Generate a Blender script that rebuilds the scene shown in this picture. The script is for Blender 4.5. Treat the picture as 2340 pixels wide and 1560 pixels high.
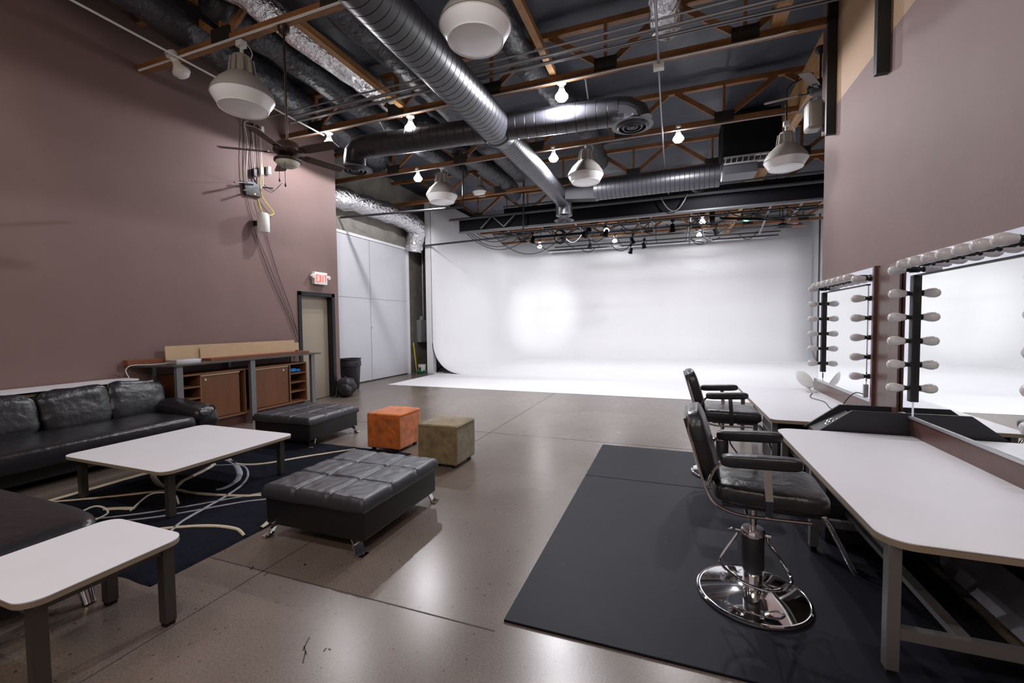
import bpy, bmesh, math, random
from mathutils import Vector, Matrix, noise
random.seed(7)
PI = math.pi
S = bpy.context.scene
for o in list(bpy.data.objects): bpy.data.objects.remove(o)
COL = S.collection

# ---------------------------------------------------------------- camera
F, YAW, PITCH, ROLL = 982.56, 0.35673, -0.04213, -0.010874
cy, sy, cp, sp = math.cos(YAW), math.sin(YAW), math.cos(PITCH), math.sin(PITCH)
fw = Vector((-sy*cp, cy*cp, sp)); rt = Vector((cy, sy, 0)); up = rt.cross(fw)
r2 = math.cos(ROLL)*rt + math.sin(ROLL)*up; u2 = -math.sin(ROLL)*rt + math.cos(ROLL)*up
cam = bpy.data.cameras.new('camera'); cam.sensor_width = 36; cam.lens = F/2340*36
cam.clip_start = 0.05; cam.clip_end = 100
co = bpy.data.objects.new('camera', cam); COL.objects.link(co)
M = Matrix((r2, u2, -fw)).transposed().to_4x4(); M.translation = Vector((0, 0, 1.6))
co.matrix_world = M
S.camera = co
# ---------------------------------------------------------------- world, exposure
w = bpy.data.worlds.new('world'); S.world = w; w.use_nodes = True
w.node_tree.nodes['Background'].inputs[0].default_value = (0.8, 0.85, 1, 1)
w.node_tree.nodes['Background'].inputs[1].default_value = 0.1
S.view_settings.view_transform = 'Standard'; S.view_settings.look = 'None'
S.view_settings.gamma = 1; S.view_settings.use_curve_mapping = False
S.view_settings.exposure = 0.0
COOL = (0.955, 0.95, 1.0); WARM = (1.0, 0.78, 0.58)
PW = 420       # watts of one lit flood bulb

def light(name, kind, loc, power, color=COOL, radius=0.05, parent=None, target=None, **kw):
    l = bpy.data.lights.new(name, kind); l.energy = power; l.color = color
    if kind != 'AREA': l.shadow_soft_size = radius
    for k, v in kw.items(): setattr(l, k, v)
    o = bpy.data.objects.new(name, l); COL.objects.link(o); o.location = loc
    if target: o.rotation_euler = (Vector(target)-Vector(loc)).to_track_quat('-Z', 'Y').to_euler()
    if parent:
        o.parent = parent; o.location = Vector(loc)-parent.location
    return o
# added area fill: warm from behind the camera, cool over the white set
light('warm_fill_light', 'AREA', (-3.4, -2.2, 4.9), 90, WARM, shape='RECTANGLE', size=2.4, size_y=0.5, target=(-6.6, 2.4, 0.8))
light('warm_fill_light', 'AREA', (0.6, -2.2, 4.9), 55, (1, .82, .66), shape='RECTANGLE', size=2.4, size_y=0.5, target=(0.4, 2.5, 0))
light('cyc_fill_light', 'AREA', (-3.6, 14.6, 4.58), 95, COOL, shape='RECTANGLE', size=1.8, size_y=0.3, target=(-3.6, 15.6, 0))
light('cyc_fill_light', 'AREA', (2.2, 14.6, 4.58), 110, COOL, shape='RECTANGLE', size=1.8, size_y=0.3, target=(1.6, 15.8, 0))

# ---------------------------------------------------------------- materials
def mat(name, color, rough=0.5, metal=0.0, bump=None, var=None, spec=0.5, emit=None, coat=0, sheen=0, trans=0, stretch=None):
    m = bpy.data.materials.new(name); m.use_nodes = True
    nt = m.node_tree; b = nt.nodes['Principled BSDF']; L = nt.links.new
    b.inputs['Base Color'].default_value = (*color, 1); b.inputs['Roughness'].default_value = rough
    b.inputs['Metallic'].default_value = metal; b.inputs['Specular IOR Level'].default_value = spec
    if coat: b.inputs['Coat Weight'].default_value = coat; b.inputs['Coat Roughness'].default_value = 0.1
    if sheen: b.inputs['Sheen Weight'].default_value = sheen
    if trans: b.inputs['Transmission Weight'].default_value = trans
    if emit:
        b.inputs['Emission Color'].default_value = (*emit[0], 1); b.inputs['Emission Strength'].default_value = emit[1]
    tc = nt.nodes.new('ShaderNodeTexCoord'); src = tc.outputs['Object']
    if stretch:
        mp = nt.nodes.new('ShaderNodeMapping'); mp.inputs['Scale'].default_value = stretch
        L(src, mp.inputs[0]); src = mp.outputs[0]
    if bump:     # (scale, strength, distance)
        n = nt.nodes.new('ShaderNodeTexNoise'); n.inputs['Scale'].default_value = bump[0]; n.inputs['Detail'].default_value = 6
        L(src, n.inputs['Vector'])
        bp = nt.nodes.new('ShaderNodeBump'); bp.inputs['Strength'].default_value = bump[1]; bp.inputs['Distance'].default_value = bump[2]
        L(n.outputs['Fac'], bp.inputs['Height']); L(bp.outputs[0], b.inputs['Normal'])
    if var:      # (scale, darkfactor, color2 or None)
        n2 = nt.nodes.new('ShaderNodeTexNoise'); n2.inputs['Scale'].default_value = var[0]; n2.inputs['Detail'].default_value = 8
        n2.inputs['Roughness'].default_value = 0.65
        L(src, n2.inputs['Vector'])
        cr = nt.nodes.new('ShaderNodeValToRGB')
        c2 = var[2] if len(var) > 2 else tuple(c*var[1] for c in color)
        cr.color_ramp.elements[0].position = 0.35; cr.color_ramp.elements[0].color = (*c2, 1)
        cr.color_ramp.elements[1].position = 0.65; cr.color_ramp.elements[1].color = (*color, 1)
        L(n2.outputs['Fac'], cr.inputs[0]); L(cr.outputs[0], b.inputs['Base Color'])
    return m
M_ = {}
M_['wall'] = mat('brown_paint', (0.190, 0.124, 0.113), 0.65, spec=.3, bump=(60, .25, .004), var=(1.2, .92))
M_['wall_tan'] = mat('tan_paint', (0.34, 0.215, 0.12), 0.6, bump=(60, .25, .004))
M_['wall_trim'] = mat('brown_board', (0.12, 0.06, 0.05), 0.3, var=(4, .8), stretch=(1, 1, 0.3))
M_['block'] = mat('grey_block_wall', (0.30, 0.28, 0.25), 0.8, bump=(30, .3, .01), var=(3, .7))
M_['block_dk'] = mat('dark_corner_wall', (0.16, 0.14, 0.12), 0.8, bump=(30, .3, .01), var=(3, .6))
M_['white_wall'] = mat('white_paint', (0.80, 0.80, 0.82), 0.55, var=(1.5, .96))
M_['cyc'] = mat('cyclorama_white', (0.84, 0.84, 0.85), 0.6, var=(.6, .97))
M_['door_white'] = mat('white_door_panel', (0.60, 0.60, 0.64), 0.4, var=(1.5, .95))
M_['door_tan'] = mat('tan_door_paint', (0.30, 0.25, 0.19), 0.45)
M_['black_paint'] = mat('black_paint', (0.012, 0.011, 0.012), 0.4, spec=.3)
M_['foil_black'] = mat('black_insulation', (0.045, 0.048, 0.065), 0.55, bump=(2.5, .5, .06), spec=.35, var=(1.2, .75))
M_['flex_black'] = mat('black_flex_wrap', (0.026, 0.026, 0.032), 0.42, bump=(9, .8, .05), spec=.5)
M_['silver'] = mat('silver_foil', (0.80, 0.80, 0.82), 0.22, 1.0, bump=(14, 1.0, .06))
M_['wood'] = mat('truss_lumber', (0.30, 0.125, 0.042), 0.6, var=(8, .55), stretch=(.3, 1, 1))
M_['glulam'] = mat('glulam_wood', (0.48, 0.26, 0.11), 0.55, var=(10, .6), stretch=(1, .15, 1))
M_['lumber_y'] = mat('brace_lumber', (0.50, 0.25, 0.09), 0.6, var=(8, .6), stretch=(1, .3, 1))
M_['gusset'] = mat('steel_plate', (0.06, 0.055, 0.05), 0.5, .6, var=(40, .5))
M_['conduit'] = mat('galvanised_conduit', (0.26, 0.26, 0.27), 0.4, .6)
M_['conduit_white'] = mat('bright_conduit', (0.70, 0.70, 0.70), 0.4)
M_['pipe_dark'] = mat('dark_pipe', (0.05, 0.05, 0.055), 0.4, .5)
M_['cable'] = mat('black_cable', (0.012, 0.012, 0.014), 0.5)
M_['cable_white'] = mat('white_cable', (0.6, 0.6, 0.58), 0.5)
M_['cable_yellow'] = mat('yellow_cable', (0.75, 0.6, 0.08), 0.5)
M_['beam'] = mat('black_beam', (0.006, 0.006, 0.008), 0.7, spec=.12)
M_['beam_grey'] = mat('grey_flange', (0.085, 0.085, 0.095), 0.5)
M_['hb_top'] = mat('grey_housing', (0.40, 0.37, 0.34), 0.5, bump=(60, .2, .003))
M_['hb_lens'] = mat('prismatic_acrylic', (0.95, 0.95, 0.95), 0.25, spec=.8)
M_['bulb_on'] = mat('lit_bulb', (1, 1, 1), 0.4, emit=((0.97, 0.98, 1), 45))
M_['bulb_off'] = mat('frosted_bulb', (0.56, 0.53, 0.53), 0.18, spec=.6)
M_['white_plastic'] = mat('white_plastic', (0.72, 0.72, 0.70), 0.4)
M_['fan_brown'] = mat('fan_bronze', (0.045, 0.026, 0.02), 0.35, .3)
M_['fan_blade'] = mat('fan_blade_wood', (0.06, 0.036, 0.028), 0.45)
M_['fan_red'] = mat('fan_blade_red', (0.20, 0.085, 0.05), 0.45)
M_['fan_grey'] = mat('fan_blade_grey', (0.16, 0.12, 0.10), 0.5)
M_['opal'] = mat('opal_glass', (0.55, 0.55, 0.47), 0.3)
M_['leather'] = mat('black_leather', (0.013, 0.0125, 0.0155), 0.31, bump=(13, .5, .014), spec=.6)
M_['leather_matte'] = mat('worn_black_leather', (0.030, 0.030, 0.037), 0.40, bump=(14, .35, .01), spec=.6)
M_['leather_side'] = mat('black_vinyl', (0.007, 0.0065, 0.0075), 0.42, bump=(20, .15, .004))
M_['table_top'] = mat('white_laminate', (0.74, 0.73, 0.765), 0.35, var=(3, .97))
M_['table_edge'] = mat('tan_edge_band', (0.28, 0.22, 0.16), 0.5)
M_['leg_dark'] = mat('dark_brushed_steel', (0.10, 0.09, 0.085), 0.4, .7)
M_['leg_grey'] = mat('grey_steel', (0.26, 0.25, 0.25), 0.38, .7)
M_['leg_console'] = mat('grey_bench_steel', (0.17, 0.17, 0.18), 0.45, .3)
M_['chrome'] = mat('chrome', (0.85, 0.85, 0.87), 0.06, 1.0)
M_['mirror'] = mat('mirror_glass', (0.93, 0.95, 0.95), 0.005, 1.0)
M_['strip'] = mat('mirror_chrome_strip', (0.88, 0.89, 0.96), 0.03, 1.0)
M_['teak'] = mat('brown_veneer', (0.17, 0.060, 0.017), 0.4, var=(6, .7), stretch=(1, 1, .15))
M_['teak_lt'] = mat('light_wood_edge', (0.20, 0.085, 0.038), 0.45)
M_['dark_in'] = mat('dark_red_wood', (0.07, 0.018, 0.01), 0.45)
M_['board_red'] = mat('red_brown_board', (0.17, 0.05, 0.02), 0.4)
M_['cardboard'] = mat('cardboard', (0.46, 0.32, 0.20), 0.8, var=(3, .9))
M_['silver_flat'] = mat('brushed_aluminium', (0.55, 0.55, 0.56), 0.35, .7)
M_['suede_o'] = mat('orange_suede', (0.66, 0.155, 0.014), 0.9, var=(9, .45), sheen=.3)
M_['suede_g'] = mat('olive_suede', (0.25, 0.185, 0.085), 0.9, var=(9, .5), sheen=.3)
M_['rug_line'] = mat('cream_pile', (0.50, 0.42, 0.31), 0.95)
M_['rug_grey'] = mat('grey_pile', (0.30, 0.30, 0.34), 0.95)
M_['rug'] = mat('navy_pile', (0.010, 0.011, 0.020), 1.0, bump=(150, .8, .006), var=(40, .5), spec=.1)
M_['rubber'] = mat('black_rubber_mat', (0.0105, 0.0105, 0.0165), 0.55, bump=(120, .2, .002), var=(2.2, .68), spec=.15)
M_['bag'] = mat('black_nylon', (0.014, 0.014, 0.018), 0.5, bump=(60, .3, .004))
M_['red_glow'] = mat('exit_red', (0.9, 0.05, 0.03), 0.5, emit=((1, .10, .07), 1.3))
M_['led_white'] = mat('led_white', (1, 1, 1), 0.5, emit=((1, .96, .9), 4))
M_['blue'] = mat('blue_plastic', (0.01, 0.22, 0.62), 0.4)
M_['green'] = mat('green_hose', (0.02, 0.16, 0.07), 0.5)
M_['yellow'] = mat('yellow_handle', (0.6, 0.48, 0.05), 0.5)
M_['red'] = mat('red_plastic', (0.6, 0.02, 0.02), 0.5)
M_['grey_box'] = mat('grey_enamel', (0.22, 0.22, 0.22), 0.45)
M_['sheet'] = mat('scuffed_sheet_metal', (0.22, 0.21, 0.23), 0.4, .5, var=(3, .45))
M_['duct'] = mat('black_spiral_duct', (0.036, 0.036, 0.044), 0.38, 0, spec=.7)

def floor_mat():
    m = mat('polished_concrete', (0.22, 0.19, 0.165), 0.22, spec=.5)
    nt = m.node_tree; L = nt.links.new; b = nt.nodes['Principled BSDF']; N = nt.nodes.new
    tc = N('ShaderNodeTexCoord')
    n1 = N('ShaderNodeTexNoise'); n1.inputs['Scale'].default_value = .9; n1.inputs['Detail'].default_value = 7
    n2 = N('ShaderNodeTexNoise'); n2.inputs['Scale'].default_value = 90; n2.inputs['Detail'].default_value = 3
    n3 = N('ShaderNodeTexVoronoi'); n3.inputs['Scale'].default_value = 14; n3.inputs['Randomness'].default_value = 1
    for n in (n1, n2, n3): L(tc.outputs['Object'], n.inputs['Vector'])
    r1 = N('ShaderNodeValToRGB'); r1.color_ramp.elements[0].position = .3; r1.color_ramp.elements[1].position = .7
    r1.color_ramp.elements[0].color = (.122, .092, .075, 1); r1.color_ramp.elements[1].color = (.185, .150, .130, 1)
    L(n1.outputs['Fac'], r1.inputs[0])
    r2_ = N('ShaderNodeValToRGB'); r2_.color_ramp.elements[0].position = .3; r2_.color_ramp.elements[1].position = .6
    r2_.color_ramp.elements[0].color = (.72, .72, .72, 1); r2_.color_ramp.elements[1].color = (1.08, 1.06, 1.04, 1)
    L(n2.outputs['Fac'], r2_.inputs[0])
    mx = N('ShaderNodeMix'); mx.data_type = 'RGBA'; mx.blend_type = 'MULTIPLY'; mx.inputs['Factor'].default_value = 1
    L(r1.outputs[0], mx.inputs['A']); L(r2_.outputs[0], mx.inputs['B'])
    r3 = N('ShaderNodeValToRGB'); r3.color_ramp.elements[0].position = .07; r3.color_ramp.elements[1].position = .12
    r3.color_ramp.elements[0].color = (.25, .2, .17, 1); r3.color_ramp.elements[1].color = (1, 1, 1, 1)
    L(n3.outputs['Distance'], r3.inputs[0])
    m2 = N('ShaderNodeMix'); m2.data_type = 'RGBA'; m2.blend_type = 'MULTIPLY'; m2.inputs['Factor'].default_value = .8
    L(mx.outputs['Result'], m2.inputs['A']); L(r3.outputs[0], m2.inputs['B']); L(m2.outputs['Result'], b.inputs['Base Color'])
    rr = N('ShaderNodeMapRange'); rr.inputs['To Min'].default_value = .20; rr.inputs['To Max'].default_value = .33
    L(n1.outputs['Fac'], rr.inputs[0]); L(rr.outputs[0], b.inputs['Roughness'])
    bp = N('ShaderNodeBump'); bp.inputs['Strength'].default_value = .08; bp.inputs['Distance'].default_value = .003
    L(n2.outputs['Fac'], bp.inputs['Height']); L(bp.outputs[0], b.inputs['Normal'])
    return m
M_['floor'] = floor_mat()
def specks(m, scale, thr, col):
    nt = m.node_tree; b = nt.nodes['Principled BSDF']; L = nt.links.new
    src = b.inputs['Base Color'].links[0].from_socket
    tc = nt.nodes.new('ShaderNodeTexCoord'); v = nt.nodes.new('ShaderNodeTexVoronoi'); v.inputs['Scale'].default_value = scale
    L(tc.outputs['Object'], v.inputs['Vector'])
    lt = nt.nodes.new('ShaderNodeMath'); lt.operation = 'LESS_THAN'; lt.inputs[1].default_value = thr; L(v.outputs['Distance'], lt.inputs[0])
    mx = nt.nodes.new('ShaderNodeMix'); mx.data_type = 'RGBA'; L(lt.outputs[0], mx.inputs['Factor']); L(src, mx.inputs['A']); mx.inputs['B'].default_value = (*col, 1)
    L(mx.outputs['Result'], b.inputs['Base Color'])
specks(M_['rubber'], 7, .018, (.3, .28, .27))

# ---------------------------------------------------------------- mesh helpers
def BM(): return bmesh.new()
def box(bm, x0, y0, z0, x1, y1, z1, bev=0, seg=2, rot=None, piv=None):
    d = bmesh.ops.create_cube(bm, size=1)
    vs = d['verts']
    bmesh.ops.scale(bm, vec=(abs(x1-x0), abs(y1-y0), abs(z1-z0)), verts=vs)
    bmesh.ops.translate(bm, vec=((x0+x1)/2, (y0+y1)/2, (z0+z1)/2), verts=vs)
    if rot is not None:
        bmesh.ops.rotate(bm, cent=piv if piv is not None else ((x0+x1)/2, (y0+y1)/2, (z0+z1)/2), matrix=rot, verts=vs)
    if bev:
        es = list({e for v in vs for e in v.link_edges})
        bmesh.ops.bevel(bm, geom=es, offset=bev, segments=seg, affect='EDGES', profile=.6)
    return bm
def frame_of(t):
    t = t.normalized(); a = Vector((0, 0, 1)) if abs(t.z) < .9 else Vector((1, 0, 0))
    u = a.cross(t).normalized(); return u, t.cross(u).normalized()
def bar(bm, p, q, wdt, h):
    """rectangular bar from p to q, wdt sideways, h along the other normal"""
    p, q = Vector(p), Vector(q); u, v = frame_of(q-p)
    ring = []
    for c in (p, q):
        ring.append([bm.verts.new(c+u*a*wdt/2+v*b*h/2) for a, b in ((-1, -1), (1, -1), (1, 1), (-1, 1))])
    for i in range(4): bm.faces.new((ring[0][i], ring[0][(i+1) % 4], ring[1][(i+1) % 4], ring[1][i]))
    bm.faces.new(ring[0][::-1]); bm.faces.new(ring[1]); return bm
def tube(bm, pts, r, seg=8, closed=False, rf=None, sx=1.0):
    pts = [Vector(p) for p in pts]; n = len(pts); rings = []; u = None
    for i, p in enumerate(pts):
        if closed: t = (pts[(i+1) % n]-pts[i-1])
        else: t = pts[min(i+1, n-1)]-pts[max(i-1, 0)]
        if t.length < 1e-9: t = Vector((0, 0, 1))
        t.normalize()
        if u is None: u, v = frame_of(t)
        else:
            u = u-t*u.dot(t)
            if u.length < 1e-6: u, _ = frame_of(t)
            u.normalize(); v = t.cross(u)
        rr = (rf(i) if rf else r)
        rings.append([bm.verts.new(p+(u*math.cos(a)*sx+v*math.sin(a))*rr) for a in (2*PI*k/seg for k in range(seg))])
    m = n if closed else n-1
    for i in range(m):
        A, B = rings[i], rings[(i+1) % n]
        for k in range(seg): bm.faces.new((A[k], A[(k+1) % seg], B[(k+1) % seg], B[k]))
    if not closed:
        bm.faces.new(rings[0][::-1]); bm.faces.new(rings[-1])
    return bm
def smooth_path(pts, k=6, closed=False):
    pts = [Vector(p) for p in pts]; out = []; n = len(pts)
    for i in range(n if closed else n-1):
        p0 = pts[i-1] if (i > 0 or closed) else pts[0]; p1 = pts[i]; p2 = pts[(i+1) % n]
        p3 = pts[(i+2) % n] if (i+2 < n or closed) else pts[-1]
        for j in range(k):
            t = j/k
            out.append(.5*((2*p1)+(-p0+p2)*t+(2*p0-5*p1+4*p2-p3)*t*t+(-p0+3*p1-3*p2+p3)*t**3))
    if not closed: out.append(pts[-1])
    return out
def lathe(bm, prof, c=(0, 0, 0), seg=24, axis=(0, 0, 1), caps=True):
    c = Vector(c); ax = Vector(axis).normalized(); u, v = frame_of(ax); rings = []
    for r, z in prof:
        if r < 1e-5: rings.append([bm.verts.new(c+ax*z)])
        else: rings.append([bm.verts.new(c+ax*z+(u*math.cos(a)+v*math.sin(a))*r) for a in (2*PI*k/seg for k in range(seg))])
    for A, B in zip(rings, rings[1:]):
        for k in range(seg):
            a, b = A[k % len(A)], A[(k+1) % len(A)]; c2, d = B[(k+1) % len(B)], B[k % len(B)]
            if len(A) == 1 and len(B) == 1: continue
            if len(A) == 1: bm.faces.new((a, c2, d))
            elif len(B) == 1: bm.faces.new((a, b, c2))
            else: bm.faces.new((a, b, c2, d))
    if caps:
        if len(rings[0]) > 1: bm.faces.new(rings[0][::-1])
        if len(rings[-1]) > 1: bm.faces.new(rings[-1])
    return bm
def slab(bm, outline, z0, z1):
    A = [bm.verts.new((x, y, z0)) for x, y in outline]; B = [bm.verts.new((x, y, z1)) for x, y in outline]; n = len(A)
    for i in range(n): bm.faces.new((A[i], A[(i+1) % n], B[(i+1) % n], B[i]))
    bm.faces.new(A[::-1]); bm.faces.new(B); return bm
def prism(bm, poly, d):
    """poly of 3D points extruded by vector d"""
    d = Vector(d); A = [bm.verts.new(p) for p in poly]; B = [bm.verts.new(Vector(p)+d) for p in poly]; n = len(A)
    for i in range(n): bm.faces.new((A[i], A[(i+1) % n], B[(i+1) % n], B[i]))
    bm.faces.new(A[::-1]); bm.faces.new(B); return bm
def rrect(x0, y0, x1, y1, r, k=8):
    o = []
    for cx, cy_, a0 in ((x1-r, y0+r, -PI/2), (x1-r, y1-r, 0), (x0+r, y1-r, PI/2), (x0+r, y0+r, PI)):
        for i in range(k+1): a = a0+PI/2*i/k; o.append((cx+r*math.cos(a), cy_+r*math.sin(a)))
    return o
def pillow(bm, c, sx, sy_, sz, e=.35, nu=28, nv=20, rot=None, wr=0.0, seed=0, seams=None):
    """super-ellipsoid cushion with wrinkles; half sizes sx sy sz"""
    c = Vector(c); sg = lambda v, p: math.copysign(abs(v)**p, v)
    rings = []
    for j in range(nv+1):
        ph = -PI/2+PI*j/nv; ring = []
        for i in range(nu):
            th = 2*PI*i/nu
            x = sx*sg(math.cos(ph), e)*sg(math.cos(th), e); y = sy_*sg(math.cos(ph), e)*sg(math.sin(th), e); z = sz*sg(math.sin(ph), e*1.8)
            p = Vector((x, y, z))
            if wr:
                q = Vector((x*5+seed, y*5, z*9)); f = noise.noise(q)+.5*noise.noise(q*2.7)
                p *= 1+wr*f
            if rot is not None: p = rot @ p
            ring.append(bm.verts.new(c+p))
            if j in (0, nv): break
        rings.append(ring)
    for A, B in zip(rings, rings[1:]):
        for k in range(nu):
            a, b = A[k % len(A)], A[(k+1) % len(A)]; c2, d = B[(k+1) % len(B)], B[k % len(B)]
            if len(A) == 1: bm.faces.new((a, c2, d))
            elif len(B) == 1: bm.faces.new((a, b, c2))
            else: bm.faces.new((a, b, c2, d))
    return bm
def gsurf(bm, f, nu, nv, thick=0):
    G = [[bm.verts.new(f(i/nu, j/nv)) for j in range(nv+1)] for i in range(nu+1)]
    for i in range(nu):
        for j in range(nv): bm.faces.new((G[i][j], G[i+1][j], G[i+1][j+1], G[i][j+1]))
    return bm

# ---------------------------------------------------------------- object helpers
def root_of(o):
    while o.parent: o = o.parent
    return o
def obj(name, bm, m, parent=None, smooth=True, angle=40, label=None):
    bmesh.ops.recalc_face_normals(bm, faces=bm.faces)
    me = bpy.data.meshes.new(name)
    if parent: off = Vector(root_of(parent).location)
    else:
        xs = [v.co for v in bm.verts]
        off = Vector(((min(v.x for v in xs)+max(v.x for v in xs))/2, (min(v.y for v in xs)+max(v.y for v in xs))/2, min(v.z for v in xs)))
    bmesh.ops.translate(bm, vec=-off, verts=bm.verts)
    bm.to_mesh(me); bm.free()
    me.materials.append(M_[m] if isinstance(m, str) else m)
    if smooth:
        for p in me.polygons: p.use_smooth = True
        try: me.set_sharp_from_angle(angle=math.radians(angle))
        except Exception: pass
    o = bpy.data.objects.new(name, me); COL.objects.link(o)
    if parent: o.parent = parent
    else: o.location = off
    if label: o['label'] = label
    return o
def thing(name, label, cat, loc=(0, 0, 0), rotz=0, group=None):
    o = bpy.data.objects.new(name, None); COL.objects.link(o); o.empty_display_size = .1
    o.location = loc; o.rotation_euler = (0, 0, rotz); o['label'] = label; o['category'] = cat
    if group: o['group'] = group
    return o
def tag(o, label, cat, group=None, kind=None):
    o['label'] = label; o['category'] = cat
    if group: o['group'] = group
    if kind: o['kind'] = kind
    return o
def struct(name, bm, m, label=None, **kw):
    o = obj(name, bm, m, **kw); o['kind'] = 'structure'
    o['label'] = label or name.replace('_', ' '); o['category'] = name.split('_')[0]
    return o
def dup(root, loc, rotz=None, label=None, group=None):
    def cp_(o, par):
        c = o.copy(); COL.objects.link(c)
        if par: c.parent = par
        for ch in [q for q in bpy.data.objects if q.parent == o]: cp_(ch, c)
        return c
    r = cp_(root, None); r.location = loc
    if rotz is not None: r.rotation_euler = (0, 0, rotz)
    if label: r['label'] = label
    if group: r['group'] = group
    return r

# ================================================================ THE SETTING
XL, XR = -7.1, 1.85
CEIL = 5.95
struct('floor', box(BM(), -8.6, -5, -.1, 6, 20.6, 0), 'floor', 'polished brown concrete floor with fine control joints', smooth=False)
# saw-cut joints
bm = BM()
for x in (-2.5, 3.2): box(bm, x-.004, -5, 0, x+.004, 9.55, .0012)
for y in (2.0, 5.75): box(bm, -7.1 if y > 3 else -3.0, y-.004, 0, -.86 if y < 3 else 5.5, y+.004, .0012)
struct('trim_1', bm, mat('joint_dark', (0.05, 0.04, 0.035), .8), 'thin saw-cut joints in the concrete floor', smooth=False)
bm = BM(); slab(bm, [(-7.12, 9.56), (5.3, 9.40), (5.3, 20), (-7.3, 20), (-7.3, 12.2), (-7.12, 12.0)], 0.0, .004)
struct('floor_painted', bm, 'cyc', 'white painted floor of the cyclorama', smooth=False)
bm = BM()
for (x, y, a, L_, w_) in ((-1.72, 1.60, .4, .045, .006), (-1.69, 1.565, .9, .035, .005), (-1.66, 1.53, .6, .04, .006), (-1.60, 1.60, .2, .012, .006), (-1.58, 1.61, 1.2, .008, .006), (-2.6, 2.0, .3, .02, .01), (-2.45, 1.98, .1, .02, .008), (-2.3, 2.15, 1, .014, .01)):
    c_, s_ = math.cos(a-1.5), math.sin(a-1.5); bar(bm, (x-c_*L_, y-s_*L_, .0006), (x+c_*L_, y+s_*L_, .0006), w_, .0012)
struct('trim_11', bm, 'gusset', 'small dark gouges in the concrete floor', smooth=False)
# ceiling: black insulation blankets sagging between the trusses
TY = [1.63, 4.04, 6.45, 8.85, 11.25, 13.65, 16.05, 18.45]
def ceil_f(u, v):
    x = -8.6+14.6*u; y = -5+25.5*v
    ph = ((y-1.63) / 2.405) % 1
    seam = abs(math.sin((x+.4)/1.25*PI/2))
    sag = .16*math.sin(PI*ph)*(.4+.6*seam)
    wr = .05*noise.noise(Vector((x*1.3, y*.7, 0)))+.03*noise.noise(Vector((x*4+y, y*1.5, 3)))
    return (x, y, CEIL+.12-sag+wr)
struct('ceiling', gsurf(BM(), ceil_f, 150, 220), 'foil_black', 'black vinyl insulation blankets sagging between the roof trusses', angle=180)
struct('roof_deck', box(BM(), -8.7, -5.1, 6.4, 6.1, 20.7, 6.5), 'black_paint', 'dark roof deck above the insulation', smooth=False)
# brown wall on the left with the door opening y 6.70..7.62, z 0..2.27
bm = BM()
box(bm, XL-.2, -5, 0, XL, 6.70, CEIL+.3); box(bm, XL-.2, 7.62, 0, XL, 7.80, CEIL+.3); box(bm, XL-.2, 6.70, 2.27, XL, 7.62, CEIL+.3)
struct('wall_left', bm, 'wall', 'tall brown textured wall behind the sofa', smooth=False)
box_ = BM(); box(box_, -8.3, 7.6, 0, XL-.2, 7.8, CEIL+.3)
struct('wall_left_return', box_, 'wall', 'return of the brown wall beside the white doors', smooth=False)
struct('wall_far_left', box(BM(), -8.3, 7.8, 0, -8.1, 20.4, CEIL+.3), 'block', 'grey block wall beside the cyclorama', smooth=False)
struct('wall_corner', box(BM(), -8.1, 12.05, 0, -8.06, 13.6, 4.6), 'block_dk', 'dark wall strip with pipes left of the cyclorama', smooth=False)
struct('wall_back', box(BM(), -8.3, 20.2, 0, 6.0, 20.4, CEIL+.3), 'white_wall', 'rear wall behind the cyclorama', smooth=False)
struct('wall_rear', box(BM(), -8.6, -5.2, 0, 6.0, -5, CEIL+.3), 'white_wall', 'wall behind the camera', smooth=False)
struct('wall_far_right', box(BM(), 5.8, -5, 0, 6.0, 20.4, CEIL+.3), 'white_wall', 'pale wall at the far right beyond the dressing wall', smooth=False)
# right wall: brown to 4.2, tan above
struct('wall_right', box(BM(), XR, -5, 0, XR+.16, 6.77, 4.2), 'wall', 'brown wall carrying the make-up mirrors', smooth=False)
struct('wall_right_upper', box(BM(), XR, -5, 4.2, XR+.16, 6.70, CEIL+.3), 'wall_tan', 'tan painted upper part of the right wall', smooth=False)
struct('trim_2', box(BM(), XR-.03, 6.52, 4.0, XR+.16, 6.80, CEIL+.2), 'wall_trim', 'brown post capping the end of the right wall', smooth=False)
bm = BM(); box(bm, XR-.10, 6.36, 3.86, XR, 6.42, CEIL+.2, .004)
struct('trim_3', bm, 'black_paint', 'black vertical channel on the end of the right wall', smooth=False)
bm = BM(); box(bm, XR-.10, 4.98, 3.86, XR, 5.05, CEIL+.2, .004)
struct('trim_4', bm, 'black_paint', 'black vertical channel on the tan upper right wall', smooth=False)
for y in (5.0,):
    pass
# doors
d = thing('door_1', 'tan door in a black frame at the end of the brown wall', 'door', (XL-.14, 7.16, 0)); d['kind'] = 'structure'
obj('door_leaf', box(BM(), XL-.17, 6.74, .01, XL-.12, 7.58, 2.22, .003), 'door_tan', d, smooth=False)
bm = BM()
box(bm, XL-.2, 6.66, 0, XL+.025, 6.74, 2.30); box(bm, XL-.2, 7.58, 0, XL+.025, 7.66, 2.30); box(bm, XL-.2, 6.66, 2.22, XL+.025, 7.66, 2.30)
obj('door_frame', bm, 'black_paint', d, smooth=False)
bm = BM(); lathe(bm, [(.02, 0), (.02, .03), (.035, .045), (.03, .07), (0, .08)], (XL-.12, 6.83, 1.05), 14, (1, 0, 0)); obj('door_handle', bm, 'silver_flat', d)
d = thing('door_2', 'very tall pair of white panelled barn doors', 'door', (-8.05, 10.3, 0)); d['kind'] = 'structure'
for i, (a, b) in enumerate(((8.55, 10.08), (10.10, 11.88))):
    bm = BM(); box(bm, -8.09, a, .03, -8.04, b, 3.98, .004)
    obj('door_leaf', bm, 'door_white', d, smooth=False)
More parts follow.
